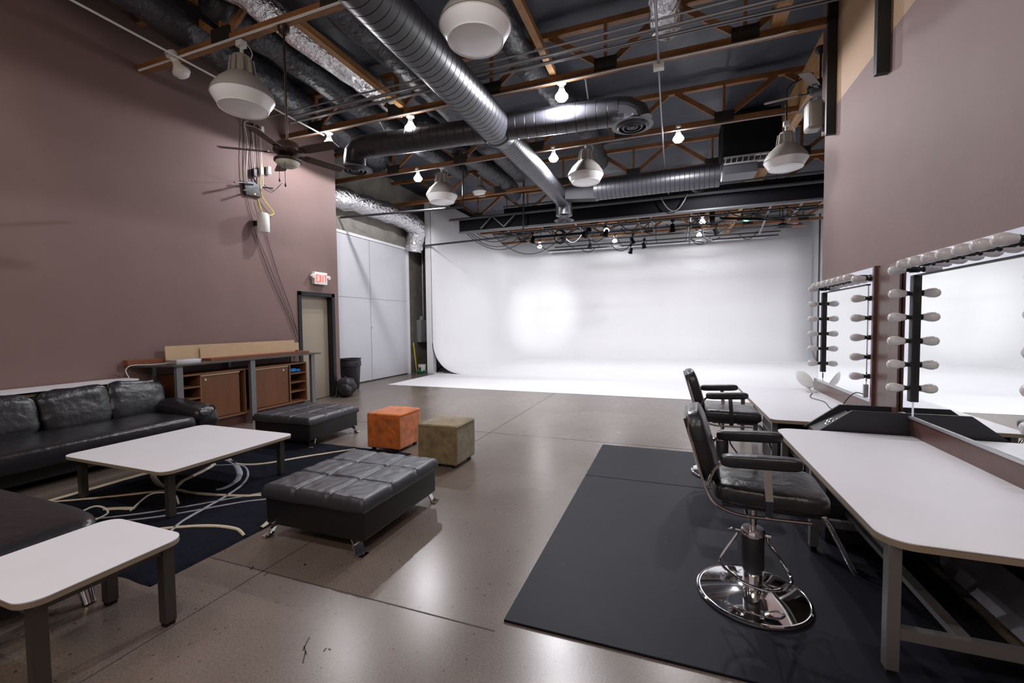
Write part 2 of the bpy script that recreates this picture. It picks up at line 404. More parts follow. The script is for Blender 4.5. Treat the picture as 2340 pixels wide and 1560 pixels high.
bm = BM(); box(bm, -8.09, 11.89, 0, -8.0, 11.98, 4.05); box(bm, -8.09, 8.45, 3.99, -8.02, 11.98, 4.06)
obj('door_frame', bm, 'white_wall', d, smooth=False)
bm = BM(); box(bm, -8.042, 8.6, 2.34, -8.036, 11.85, 2.348); obj('panel_seam', bm, 'block', d, smooth=False)
bm = BM(); box(bm, -8.04, 10.11, 1.5, -8.02, 10.13, 1.56); obj('latch', bm, 'silver_flat', d)
# cyclorama
def cyc():
    R = 1.0; RC = 1.3; X0, X1, Y0, Y1, ZT = -7.3, 5.1, 12.2, 19.95, 5.7
    path = []  # (x,y, inward normal)
    n1 = 10
    for i in range(n1+1): path.append((X0, Y0+(Y1-RC-Y0)*i/n1, 1, 0))
    for i in range(1, 13):
        a = PI-PI/2*i/12; path.append((X0+RC+RC*math.cos(a), Y1-RC+RC*math.sin(a), -math.cos(a), -math.sin(a)))
    for i in range(1, 13): path.append((X0+RC+(X1-X0-RC)*i/12, Y1, 0, -1))
    prof = [(0, ZT), (0, 4), (0, 2.4), (0, R)]
    for i in range(1, 13): a = PI/2*i/12; prof.append((R-R*math.cos(a), R-R*math.sin(a)+.005))
    bm = BM(); rows = []
    for x, y, nx, ny in path: rows.append([bm.verts.new((x+nx*d_, y+ny*d_, z)) for d_, z in prof])
    for A, B in zip(rows, rows[1:]):
        for k in range(len(prof)-1): bm.faces.new((A[k], B[k], B[k+1], A[k+1]))
    o = struct('wall_cyclorama', bm, 'cyc', 'white curved cyclorama wall with coved base', angle=180)
    sm = o.modifiers.new('thick', 'SOLIDIFY'); sm.thickness = .03; sm.offset = 0
    struct('trim_5', box(BM(), -7.52, 12.2, 0, -7.3, 12.4, 5.6), 'white_wall', 'white end post of the cyclorama wall', smooth=False)
    # dark cut edge under the cove
    bm = BM(); pts = [(X0+d_, Y0-.012, z-.012) for d_, z in prof if z <= R]
    tube(bm, pts, .012, 6); struct('trim_6', bm, 'black_paint', 'dark cut edge of the cyclorama cove')
    bm = BM(); tube(bm, [(5.2, 19.4, 0), (5.2, 19.4, 5.6)], .03, 8)
    struct('trim_7', bm, 'pipe_dark', 'dark upright pipe at the right end of the cyclorama')
cyc()
# low cove end piece at right
bm = BM()
pr = [(0, 1.0)]+[(1-math.cos(PI/2*i/10), 1-math.sin(PI/2*i/10)) for i in range(1, 11)]
def cove_r(u, v):
    i = v*(len(pr)-1); k = min(int(i), len(pr)-2); t = i-k
    a = pr[k][0]*(1-t)+pr[k+1][0]*t; z = pr[k][1]*(1-t)+pr[k+1][1]*t
    return (4.55-0.0+a*.5-.0, 17.0+2.9*u, z*.9+.01)

# trusses
def truss(y, label, x1=XR+.1, x0=-7.08, first=False):
    t = thing('roof_truss', label, 'truss', ((x0+x1)/2, y, 5.2), group='wooden roof trusses')
    bm = BM(); bar(bm, (x0, y, 5.245), (x1, y, 5.245), .09, .09); obj('bottom_chord', bm, 'wood', t, smooth=False)
    bm = BM(); bar(bm, (x0, y, 5.90), (x1, y, 5.90), .09, .08); obj('top_chord', bm, 'wood', t, smooth=False)
    xs = [-7.0]; x = -6.3
    pts = [p for p in (-5.41, -3.62, -1.83 if False else -2.7, -.916, .867, 2.65, 4.43) if x0 < p < x1]
    pts = [p for p in (-6.27+.0, -4.48, -2.70, -.916, .867, 2.65, 4.43) if x0+.1 < p < x1-.1] if y > 5 else [p for p in (-5.41, -3.62, -1.83, -.04) if p < x1]
    for p in pts:
        for dx in (-.82, .82):
            if not (x0 < p+dx < x1+.3): continue
            bm = BM(); bar(bm, (p, y, 5.27), (p+dx, y, 5.88), .04, .085); obj('web', bm, 'wood', t, smooth=False)
        bm = BM(); bar(bm, (p, y, 5.27), (p, y, 5.88), .085, .04); obj('web', bm, 'wood', t, smooth=False)
        bm = BM(); box(bm, p-.16, y-.05, 5.215, p+.16, y+.05, 5.40); obj('gusset_plate', bm, 'gusset', t, smooth=False)
    return t
TL = ['roof truss nearest the camera, mostly above the picture', 'amber roof truss holding the big pendant and the brown fan, first full one in view',
 'amber roof truss right above the black cross duct', 'amber roof truss carrying the two middle white pendants', 'roof truss just in front of the black steel beam',
 'roof truss just behind the black steel beam', 'roof truss over the middle of the cyclorama', 'roof truss nearest the cyclorama back wall']
for i, y in enumerate(TY):
    if i == 0: continue
    truss(y, TL[i], x1=(XR if y < 6.4 else 5.7), x0=(-7.08 if y < 7.8 else -8.05))
# lengthwise lumber
def brace(x, y0, y1, label, wdt=.09, z=5.33):
    bm = BM(); bar(bm, (x, y0, z), (x, y1, z), wdt, .09)
    tag(obj('ceiling_brace', bm, 'lumber_y', smooth=False), label, 'lumber', 'lengthwise braces between the trusses')
brace(-1.68, 1.6, 6.4, 'pale wooden brace running away to the right of the spiral duct')
brace(-4.33, 4.1, 6.4, 'wooden brace beside the silver flexible duct at left')
brace(1.22, 1.6, 6.4, 'wide wooden brace at the upper right by the wall end', .16)
bm = BM(); box(bm, 2.02, 6.0, 5.2, 2.16, 20, 5.75, .004)
tag(obj('glulam_beam', bm, 'glulam', smooth=False), 'large honey-coloured laminated beam at upper right', 'beam')
bm = BM(); box(bm, -8.1, 7.85, 5.0, -8.02, 12.0, 5.12)
tag(obj('ledger_board', bm, 'wood', smooth=False), 'thin wooden ledger running over the silver duct at left', 'lumber')

# ================================================================ DUCTS
def spiral(bm, p, q, r, pitch=.11, seg=32):
    p, q = Vector(p), Vector(q); L = (q-p).length; n = max(2, int(L/pitch)); pts = []; rad = []
    for i in range(n+1):
        c = p+(q-p)*(i/n)
        for o_, k in ((-.006, 1.0), (0, .965), (.006, 1.0)):
            if 0 < i < n or o_ == 0: pts.append(c+(q-p).normalized()*o_); rad.append(r*k if 0 < i < n else r)
    tube(bm, pts, r, seg, rf=lambda i: rad[i]); return bm
def diffuser(par, c, s=1.0, stem=.1):
    c = Vector(c)
    bm = BM(); lathe(bm, [(.13*s, stem), (.15*s, .05), (.27*s, .012), (.30*s, 0), (.27*s, -.01), (.16*s, .03)], c, 32, caps=False); df = obj('diffuser', bm, 'duct', par)
    for r in (.24, .17, .10, .05):
        bm = BM(); lathe(bm, [(r*s, .0), (r*s-.03*s, -.035), (r*s-.045*s, -.03), (r*s-.02*s, .01)], c, 28, caps=False); obj('diffuser_ring', bm, 'duct', df)
    bm = BM(); lathe(bm, [(.04*s, .03), (.04*s, -.03), (0, -.035)], c, 16); obj('diffuser_hub', bm, 'beam_grey', df)
t = thing('spiral_duct', 'long black spiral duct running away over the room', 'duct', (-2.7, 6, 4.8))
bm = BM(); spiral(bm, (-2.79, 1.4, 4.84), (-2.73, 6.75, 4.82), .265); obj('large_section', bm, 'duct', t)
bm = BM(); lathe(bm, [(.265, 0), (.28, .02), (.28, .06), (.213, .32), (.218, .36)], (-2.73, 6.72, 4.82), 32, (0, 1, 0)); obj('reducer', bm, 'duct', t)
bm = BM(); spiral(bm, (-2.725, 7.05, 4.82), (-2.665, 10.85, 4.80), .213, .085); obj('small_section', bm, 'duct', t)
bm = BM(); tube(bm, smooth_path([(-2.665, 10.82, 4.8), (-2.665, 11.0, 4.78), (-2.665, 11.12, 4.7), (-2.665, 11.16, 4.55), (-2.665, 11.16, 4.4)], 4), .213, 28); obj('elbow', bm, 'duct', t)
diffuser(t, (-2.66, 11.14, 4.27), .85)
bm = BM(); tube(bm, [(-2.93, 4.26, 4.84), (-3.15, 4.2, 5.06), (-3.2, 4.2, 5.5)], .095, 16); obj('branch_collar', bm, 'duct', t)
t = thing('cross_duct', 'black spiral cross duct with round diffusers at both ends', 'duct', (-2.9, 6.7, 4.82))
bm = BM(); spiral(bm, (-5.26, 6.53, 4.83), (-2.94, 6.70, 4.82), .197, .15); obj('left_branch', bm, 'duct', t)
bm = BM(); spiral(bm, (-2.52, 6.73, 4.82), (-.79, 6.88, 4.82), .208, .15); obj('right_branch', bm, 'duct', t)
bm = BM(); tube(bm, [(-5.22, 6.53, 4.83), (-5.38, 6.52, 4.80), (-5.44, 6.51, 4.73), (-5.46, 6.51, 4.63), (-5.46, 6.51, 4.52)], .19, 24); obj('left_elbow', bm, 'duct', t, angle=12)
diffuser(t, (-5.40, 6.45, 4.42), 1.0, .12)
bm = BM(); tube(bm, [(-.81, 6.88, 4.82), (-.66, 6.89, 4.80), (-.53, 6.90, 4.72), (-.49, 6.90, 4.61)], .208, 24); obj('right_elbow', bm, 'duct', t, angle=12)
diffuser(t, (-.565, 6.72, 4.50), 1.0, .10)
for x in (-4.9, -1.22):
    bm = BM(); tube(bm, [(x, 6.74, 5.02), (x, 6.5, 5.22)], .012, 6); obj('hanger_strap', bm, 'conduit', t)
# far right duct and plenum
t = thing('supply_duct', 'black ribbed duct feeding the black plenum box at right', 'duct', (-.4, 10.4, 4.6))
bm = BM(); spiral(bm, (-1.75, 10.6, 4.8), (.95, 10.5, 4.78), .25, .1); obj('duct_run', bm, 'duct', t)
bm = BM(); prism(bm, [(-2.47, 10.45, 4.62), (-1.7, 10.45, 4.56), (-1.7, 10.45, 5.02), (-2.47, 10.45, 4.94)], (0, .3, 0)); obj('transition', bm, mat('dark_transition', (.02, .02, .024), .6, spec=.2), t, smooth=False)
t = thing('plenum_box', 'black plenum box with a ladder-like return grille beneath', 'duct', (1.5, 10.3, 5.0))
bm = BM(); box(bm, .97, 10.0, 4.97, 2.0, 11.0, 5.85, .01); obj('box_body', bm, 'beam', t, smooth=False)
bm = BM(); box(bm, .98, 9.95, 4.80, 2.0, 10.0, 4.83); box(bm, .98, 9.95, 4.93, 2.0, 10.0, 4.96)
for i in range(10): bar(bm, (1.0+i*.105, 9.975, 4.82), (1.03+i*.105, 9.975, 4.95), .02, .02)
obj('return_grille', bm, 'silver_flat', t, smooth=False)
bm = BM(); box(bm, .98, 10.0, 4.62, 1.6, 10.5, 4.80); obj('filter_tray', bm, 'duct', t, smooth=False)
# flexible ducts above the bottom chords
def flex(label, pts, r, m, rib=.16, amp=.06, seg=18, name='flexible_duct', grp='black wrapped flexible ducts above the trusses'):
    P = smooth_path(pts, max(3, int(40/len(pts)))); n = len(P); bm = BM(); random.seed(int(pts[0][0]*100))
    rr = [r*(1+amp*math.sin(i*2.1)+random.uniform(-amp, amp)) for i in range(n)]
    tube(bm, P, r, seg, rf=lambda i: rr[i])
    for v in bm.verts:
        f = noise.noise(v.co*6); v.co += Vector((0, 0, f*.03))
    return tag(obj(name, bm, m, angle=180), label, 'duct', grp)
flex('black wrapped duct nearest the brown wall', [(-5.9, 1.5, 5.62), (-6.1, 4.0, 5.62), (-6.5, 6.4, 5.65), (-6.6, 9, 5.6)], .27, 'flex_black')
flex('black wrapped duct left of the silver one', [(-5.45, 3.9, 5.70), (-5.5, 7, 5.68), (-5.3, 10.5, 5.65)], .2, 'flex_black')
flex('crinkled black duct between silver duct and spiral duct', [(-3.75, 2.0, 5.64), (-3.9, 4.2, 5.62), (-3.85, 6.6, 5.62), (-3.8, 11, 5.6)], .24, 'flex_black')
flex('short black wrapped duct right of the spiral duct', [(-2.1, 4.5, 5.68), (-2.15, 6.5, 5.65), (-1.7, 8.7, 5.6), (-1.7, 11, 5.6)], .2, 'flex_black')
flex('ribbed black duct seen through the far trusses', [(-4.7, 7.5, 5.62), (-4.6, 9.0, 5.6), (-4.3, 11.0, 5.5), (-4.3, 11.9, 5.3)], .2, 'flex_black')
flex('silver foil duct running beside the left wooden brace', [(-4.86, 2.4, 5.62), (-4.80, 4.2, 5.6), (-4.72, 6.9, 5.6)], .2, 'silver', grp='silver foil ducts')
flex('crumpled silver foil duct hanging at upper right', [(-.06, 2.9, 5.66), (-.1, 5.2, 5.64), (-.1, 6.4, 5.6)], .19, 'silver', amp=.1, grp='silver foil ducts')
flex('big silver foil duct drooping over the white barn doors', [(-7.75, 7.9, 4.72), (-7.72, 9.4, 4.80), (-7.65, 10.9, 4.80), (-7.55, 11.7, 4.66), (-7.68, 11.9, 4.35), (-7.80, 11.95, 3.95)], .27, 'silver', grp='silver foil ducts')

# ================================================================ CONDUITS, PIPES
def pipe(name, label, pts, r, m='conduit', cat='pipe', grp=None, seg=8):
    bm = BM(); tube(bm, pts, r, seg); return tag(obj(name, bm, m), label, cat, grp)
g = 'conduit bundle crossing the ceiling'
for i, (dy, dz) in enumerate(((0, 0), (.07, .02), (.15, 0), (.23, .03), (-.1, .03))):
    pipe('electrical_conduit', 'grey conduit in the bundle crossing above the spiral duct to the brown wall', [(-6.1-.1*i, 5.72+dy, 5.16+dz), (-1.0, 5.70+dy, 5.17+dz), (1.8, 5.7+dy*1.4, 5.2+dz)], .014, grp=g)
pipe('electrical_conduit', 'bright conduit running away along the brown wall to the leftmost lit bulb', [(-6.05, -1, 5.17), (-6.15, 2.9, 5.17), (-6.15, 6.5, 5.17)], .014, 'conduit_white')
pipe('electrical_conduit', 'conduit fixed under the truss with the brown fan', [(-7.0, 3.97, 5.185), (-4.3, 3.97, 5.185), (-3.3, 3.97, 5.185), (.5, 3.97, 5.185)], .013, 'conduit_white')
pipe('electrical_conduit', 'conduit fixed under the truss above the cross duct', [(-7.0, 6.40, 5.185), (1.2, 6.40, 5.185), (1.8, 6.45, 5.25)], .013, 'conduit_white')
pipe('electrical_conduit', 'conduit fixed under the truss with the middle pendants', [(-7.6, 8.80, 5.185), (1.9, 8.80, 5.185)], .013)
pipe('electrical_conduit', 'conduit dropping lengthwise to the junction box at upper right', [(-.19, 1.5, 5.16), (-.19, 6.4, 5.14)], .016)
tag(obj('junction_box', box(BM(), -.26, 6.38, 5.08, -.12, 6.48, 5.18, .006), 'white_plastic'), 'small white junction box on the truss at upper right', 'box')
pipe('power_cable', 'grey cable running from the junction box towards the black beam', [(-.19, 6.45, 5.09), (-.18, 8.8, 4.98), (-.15, 11.3, 5.0), (-.1, 12.0, 4.9)], .013, 'conduit', 'cable')
pipe('steel_pipe', 'dark pipe with bright side reaching from the left wall under the pendant', [(-8.05, 9.0, 4.38), (-4.62, 9.25, 4.36)], .028, 'pipe_dark')
pipe('steel_pipe', 'long dark pipe hung in front of the cyclorama left edge', [(-8.0, 12.05, 4.10), (-4.05, 12.1, 4.19)], .03, 'pipe_dark')
pipe('drop_rod', 'dark rod hanging down to the end of the upper left pipe', [(-4.65, 9.25, 4.36), (-4.6, 9.2, 5.9)], .018, 'pipe_dark')
pipe('drop_rod', 'dark rod hanging down to the end of the lower left pipe', [(-4.12, 12.1, 4.19), (-4.05, 12.0, 5.9)], .025, 'pipe_dark')

# black steel beam
t = thing('steel_beam', 'long black steel beam spanning the room before the cyclorama', 'beam', (0, 12.3, 4.45))
bm = BM(); box(bm, -6.3, 12.26, 4.5, 5.7, 12.34, 4.88); obj('beam_web', bm, 'beam', t, smooth=False)
bm = BM(); box(bm, -6.3, 12.2, 4.44, 5.7, 12.40, 4.49, .01); obj('bottom_flange', bm, 'beam_grey', t, smooth=False)
for a, b in (((-5.5, 4.5), (-5.12, 4.84)), ((-5.12, 4.84), (-4.74, 4.5)), ((-4.74, 4.5), (-4.36, 4.84))):
    bm = BM(); bar(bm, (a[0], 12.12, a[1]), (b[0], 12.12, b[1]), .03, .03); obj('beam_strut', bm, 'beam_grey', t, smooth=False)
bm = BM(); tube(bm, [(-6.6, 12.18, 4.86), (5.7, 12.18, 4.86)], .04, 10); obj('top_rail', bm, 'beam_grey', t)
t = thing('curtain_track', 'slim black track above the steel beam', 'beam', (1, 12.8, 5.0))
bm = BM(); box(bm, -4.9, 12.55, 4.98, 5.7, 12.75, 5.14); obj('track_body', bm, 'beam', t, smooth=False)
bm = BM(); tube(bm, [(-4.9, 12.5, 5.18), (5.7, 12.5, 5.18)], .028, 8); obj('track_rail', bm, 'beam_grey', t)
# lighting grid above the set
for i, (y, x0, x1, z) in enumerate(((13.6, -5.7, 3.6, 4.62), (15.0, -5.3, 3.9, 4.66), (16.4, -5.0, 3.9, 4.70), (17.6, -4.6, 3.6, 4.74), (18.6, -5.2, 3.7, 4.78))):
    pipe('grid_pipe', ['crosswise grid pipe nearest the black beam', 'second crosswise grid pipe over the white set', 'middle crosswise grid pipe over the white set', 'fourth crosswise grid pipe over the white set', 'fifth crosswise grid pipe, next to the backdrop pole'][i],
         [(x0, y, z), (x1, y, z)], .027, 'pipe_dark', grp='lighting grid pipes')
for i, (x, y0, y1) in enumerate(((-5.2, 12.6, 18.4), (-4.0, 12.6, 18.6), (-2.9, 12.6, 18.9), (-2.0, 12.6, 19.0), (-1.0, 12.8, 18.9), (-.6, 12.8, 18.9), (.5, 12.8, 18.8))):
    pipe('grid_pipe', 'lengthwise grid pipe over the white set, %s from the left' % ['first', 'second', 'third', 'fourth', 'fifth', 'sixth', 'seventh'][i], [(x, y0, 4.70), (x, y1, 4.82)], .024, 'pipe_dark', grp='lighting grid pipes')
pipe('grid_pipe', 'silver slanting grid pipe left of the far ceiling fan', [(2.45, 13.0, 4.72), (2.9, 17.6, 4.70)], .03, 'conduit', grp='silver grid pipes')
pipe('grid_pipe', 'silver slanting grid pipe nearest the right wall', [(3.2, 13.2, 4.72), (3.55, 16.6, 4.85)], .03, 'conduit', grp='silver grid pipes')
t = thing('backdrop_pole', 'long black backdrop pole across the cyclorama top', 'pole', (-1, 19.5, 4.9))
bm = BM(); tube(bm, [(-5.4, 19.5, 4.95), (3.4, 19.5, 4.90)], .035, 8); obj('pole_tube', bm, 'pipe_dark', t)
bm = BM(); box(bm, -5.4, 19.47, 4.85, 3.4, 19.50, 4.91); obj('valance', bm, 'white_wall', t, smooth=False)
for k, (x, y) in enumerate(((-5.2, 13.6), (-4.0, 15.0), (-2.9, 16.4), (-1.0, 13.6), (.5, 15.0), (2.2, 16.4), (-.6, 17.6), (3.2, 15.0))):
    pipe('hanger_rod', 'thin black rod holding the lighting grid under the roof', [(x, y, 4.68), (x, y, 5.9)], .013, 'pipe_dark', grp='hanger rods of the lighting grid')
# hanging cables on the grid
def sag_cable(label, a, b, drop, r=.011, m='cable', grp='sagging black cables on the grid'):
    a, b = Vector(a), Vector(b); pts = []
    for i in range(15):
        s = i/14; p = a.lerp(b, s); p.z -= drop*4*s*(1-s); pts.append(p)
    bm = BM(); tube(bm, pts, r, 6); return tag(obj('hanging_cable', bm, m), label, 'cable', grp)
lab = 'black cable sagging below the left end of the black beam'
for a, b, d_ in (((-6.0, 12.35, 4.45), (-4.6, 13.6, 4.6), .45), ((-6.1, 12.35, 4.45), (-4.3, 13.7, 4.62), .55), ((-6.0, 12.4, 4.5), (-4.9, 13.6, 4.6), .3), ((-5.3, 12.4, 4.45), (-3.1, 13.6, 4.6), .75), ((-5.8, 12.4, 4.47), (-5.0, 13.0, 4.6), .22)):
    sag_cable(lab, a, b, d_)
for k in range(22):
    random.seed(50+k); x = random.choice([-4.6, -3.6, -2.9, -2.3, -1.6, -.9, -.2, .6, 1.4, 2.2, 2.8]); y = random.uniform(13.5, 18)
    sag_cable('short black cable looped over the lighting grid', (x, y, 4.72), (x+random.uniform(.4, 1.3), y+random.uniform(-.3, .3), 4.74), random.uniform(.12, .38), .016, grp='short cables looped over the grid')
sag_cable('grey cable looping in front of the steel beam', (-.3, 12.12, 4.88), (.35, 12.12, 4.88), .40, .014, 'conduit', None)
for k, (x, y, z, lb) in enumerate(((.55, 11.0, 4.86, 'black coiled cable hanging beside the far right bulb'), (-3.55, 14.2, 4.5, 'black coiled cable hanging on the left part of the grid'))):
    bm = BM()
    for j in range(4):
        rr = .16+.015*j; tube(bm, [(x+rr*math.cos(a), y+.03*j, z+rr*1.2*math.sin(a)) for a in (2*PI*i/18 for i in range(18))], .012, 6, closed=True)
    tube(bm, [(x, y+.05, z+.19), (x, y+.05, z+.30), (x, 11.2 if y < 12 else y+.05, 5.22 if y < 12 else 4.70)], .01, 6)
    tag(obj('cable_coil', bm, 'cable'), lb, 'cable')
bm = BM(); tube(bm, [(2.05+.13*math.cos(a), 14.5, 4.75+.2*math.sin(a)) for a in (2*PI*i/20 for i in range(20))], .02, 6, closed=True)
tag(obj('hose_coil', bm, 'green'), 'small green hose coil hanging above the white set', 'hose')
# clamp fixtures on grid (black barn-door lamps, unlit)
gp = thing('stage_light', 'small black unlit stage lamp clamped on the grid', 'lamp', (-2.0, 14.0, 4.4), group='unlit stage lamps on the grid')
bm = BM(); lathe(bm, [(.02, .16), (.06, .15), (.07, 0), (.10, -.05), (.09, -.05), (.06, 0)], (-2.0, 14.0, 4.4), 16, (.3, .2, 1), caps=False); obj('housing', bm, 'beam', gp)
bm = BM(); tube(bm, [(-2.0, 14.0, 4.5), (-2.0, 14.0, 4.68)], .015, 6); box(bm, -2.04, 13.96, 4.62, -1.96, 14.04, 4.70); obj('clamp', bm, 'beam', gp)
bm = BM(); box(bm, -2.03, 13.97, 4.70, -1.99, 14.03, 4.73); obj('safety_tag', bm, 'red', gp)
gp['label'] = 'black unlit stage lamp on the grid, just left of the centre lit bulb'
for x, y, z, r, lb in ((-4.4, 13.9, 4.36, .5, 'black unlit stage lamp nearest the left end of the black beam'), (-1.3, 15.6, 4.38, 2.2, 'black unlit stage lamp right of the centre lit grid bulb'),
                   (-1.0, 17.0, 4.42, 3.6, 'small black unlit stage lamp low in the middle of the grid'), (.0, 13.8, 4.35, 1.1, 'black unlit stage lamp under the beam, left of the bent pipe bracket'),
                   (-2.9, 16.2, 4.4, 5, 'small black unlit stage lamp left of the centre of the grid'), (1.3, 15.2, 4.4, 2.7, 'black unlit stage lamp furthest right on the grid'),
                   (-1.6, 18.2, 4.45, .2, 'tiny black unlit stage lamp in front of the backdrop pole')):
    dup(gp, (x, y, z), r, lb)
def fill_bank(label, c, ln, target):  # housing added to give each fill area light a body
    t = thing('fill_bank', label, 'lamp', c); c = Vector(c); q = (Vector(target)-c).to_track_quat('-Z', 'Y').to_matrix()
    bm = BM(); box(bm, c.x-ln/2-.02, c.y-.18, c.z+.015, c.x+ln/2+.02, c.y+.18, c.z+.075, .01, rot=q, piv=c); obj('reflector', bm, 'beam', t)
    for s_ in (-.4, .4):
        bm = BM(); tube(bm, [(c.x+ln*s_, c.y, c.z+.06), (c.x+ln*s_, c.y, 5.3 if c.y < 5 else 4.9)], .01, 6); obj('hanger', bm, 'beam', t)
fill_bank('long black housing added for the fill light on the left half of the lighting grid', (-3.6, 14.6, 4.58), 1.8, (-3.6, 15.6, 0))
fill_bank('long black housing added for the fill light on the right half of the lighting grid', (2.2, 14.6, 4.58), 1.8, (1.6, 15.8, 0))
fill_bank('long black housing added for the warm fill light behind the camera, left', (-3.4, -2.2, 4.9), 2.4, (-6.8, 2.2, 0.8))
fill_bank('long black housing added for the warm fill light behind the camera, right', (.6, -2.2, 4.9), 2.4, (.4, 2.5, 0))
# white rig right
t = thing('lighting_bracket', 'white bent pipe bracket hanging above the white set', 'bracket', (1.0, 14.6, 4.4))
bm = BM(); tube(bm, smooth_path([(.75, 14.6, 5.0), (.72, 14.6, 4.7), (.85, 14.6, 4.5), (.9, 14.6, 4.2), (1.15, 14.6, 4.05)], 5), .02, 8); obj('bent_pipe', bm, 'beam_grey', t)
bm = BM(); tube(bm, [(.5, 14.7, 5.1), (.5, 14.7, 4.0)], .018, 8); obj('drop_pipe', bm, 'beam_grey', t)
bm = BM(); box(bm, 1.05, 14.5, 4.5, 1.2, 14.7, 4.95); obj('black_housing', bm, 'beam', t, smooth=False)

# ================================================================ LIGHTS AND FANS
def high_bay():
    t = thing('high_bay_light', 'x', 'lamp', (0, 0, 0), group='large unlit pendant lights')
    bm = BM(); lathe(bm, [(0.0, .50), (.10, .50), (.12, .46), (.135, .27), (.16, .25)], (0, 0, 0), 20); obj('ballast_housing', bm, 'hb_top', t, label='finned grey ballast housing')
    for k in range(10):
        a = 2*PI*k/10; bm = BM(); c, s = math.cos(a), math.sin(a)
        bar(bm, (.125*c, .125*s, .46), (.15*c, .15*s, .27), .02, .03); obj('fin', bm, 'hb_top', t, smooth=False)
    bm = BM(); lathe(bm, [(.15, .27), (.19, .24), (.28, .15), (.34, .06), (.365, .0), (.37, -.015), (.36, -.015), (.33, .05), (.18, .22)], (0, 0, 0), 48, caps=False); obj('shade', bm, 'hb_top', t)
    bm = BM(); lathe(bm, [(.36, -.012), (.345, -.05), (.285, -.15), (.27, -.16), (.15, -.172), (.03, -.178), (0, -.18)], (0, 0, 0), 48, caps=False)
    lens = obj('lens', bm, 'hb_lens', t)
    bm = BM()
    for r in (.355, .283): tube(bm, [(r*math.cos(a), r*math.sin(a), -.02 if r > .3 else -.157) for a in (2*PI*k/48 for k in range(48))], .006, 6, closed=True)
    obj('lens_rim', bm, 'hb_lens', lens)
    bm = BM(); tube(bm, [(0, 0, .48), (0, 0, .62)], .02, 8); bar(bm, (0, 0, .62), (0, 0, .70), .09, .09); obj('hook', bm, 'white_plastic', t)
    bm = BM(); tube(bm, smooth_path([(.03, 0, .68), (.10, .02, .62), (.15, .03, .52), (.12, .02, .44)], 5), .006, 6); obj('supply_cord', bm, 'cable_white', t)
    return t
hb = high_bay()
HB = [((-1.86, 4.04, 4.58), .98, 'biggest white pendant hanging at the top centre'),
      ((-5.10, 4.04, 4.50), .98, 'white pendant hanging before the brown wall at left'),
      ((-4.98, 8.85, 4.56), .98, 'white pendant between the left diffuser and the left pipe'),
      ((-1.66, 8.85, 4.60), .98, 'white pendant hanging right of the long spiral duct'),
      ((1.66, 7.95, 4.12), .84, 'dark-shaded white pendant in front of the black plenum box at right'),
      ((-5.10, 11.25, 5.32), .6, 'small dim pendant far back under the ceiling')]
for i, (l, s, lb) in enumerate(HB):
    o = hb if i == 0 else dup(hb, l)
    o.location = l; o.scale = (s, s, s); o['label'] = lb
t_ = [q for q in bpy.data.objects if q.name == 'high_bay_light.004'][0]
bm = BM(); tube(bm, [(1.66, 7.95, 4.70), (1.66, 7.95, 5.2), (1.75, 8.0, 5.3), (2.03, 8.0, 5.4)], .014, 8)
bpy.context.view_layer.update()
bmesh.ops.translate(bm, vec=-Vector(t_.location), verts=bm.verts); bmesh.ops.scale(bm, vec=(1/.84,)*3, verts=bm.verts)
me_ = bpy.data.meshes.new('goose_neck'); bm.to_mesh(me_); bm.free(); me_.materials.append(M_['pipe_dark'])
gn = bpy.data.objects.new('goose_neck', me_); COL.objects.link(gn); gn.parent = t_
# bulbs
def flood():
    t = thing('flood_bulb', 'x', 'lamp', (0, 0, 0), group='bare flood bulbs under the trusses')
    bm = BM(); lathe(bm, [(0, .17), (.05, .17), (.055, .14), (.03, .12), (.03, .075), (.035, .07)], (0, 0, 0), 16); obj('socket', bm, 'white_plastic', t)
    bm = BM(); lathe(bm, [(.025, .08), (.04, .05), (.075, .0), (.075, -.02), (.05, -.05), (0, -.06)], (0, 0, 0), 20); obj('bulb', bm, 'bulb_on', t)
    return t
fb = flood(); first = True
LAMPS = [((-6.03, 6.5, 5.00), .48, 'lit bulb at the end of the bright conduit by the brown wall'),
         ((-4.25, 6.5, 4.99), 1.4, 'lit bulb glaring above the left half of the cross duct'),
         ((-1.58, 6.5, 5.02), 1.0, 'lit bulb above the right half of the cross duct'),
         ((-2.33, 8.85, 5.03), 1.2, 'lit bulb just right of the long duct, beside a pendant'),
         ((-5.61, 8.85, 5.03), .8, 'lit bulb left of the middle left pendant'),
         ((.093, 8.85, 5.05), .6, 'lit bulb right of the right diffuser'),
         ((.912, 11.2, 4.95), .5, 'lit bulb below the black plenum box'),
         ((-2.25, 16.0, 4.95), .15, 'lit bulb in the middle of the lighting grid'),
         ((.94, 16.0, 4.95), .25, 'lit bulb in the right part of the lighting grid'),
         ((-2.25, 18.4, 4.98), .12, 'small lit bulb near the cyclorama top, centre'),
         ((-5.5, 18.4, 4.98), .12, 'small lit bulb near the cyclorama top, left'),
         ((.97, 18.4, 4.95), .14, 'small lit bulb near the cyclorama top, right'),
         ((-6.18, 4.0, 5.02), 0, 'unlit white flood bulb on the left truss end, tilted'),
         ((-1.55, .9, 5.0), .25, 'lit bulb behind the camera, left'), ((1.0, .7, 5.0), .22, 'lit bulb behind the camera, right'),
         ((-4.6, .6, 5.0), .2, 'lit bulb behind the camera, far left')]
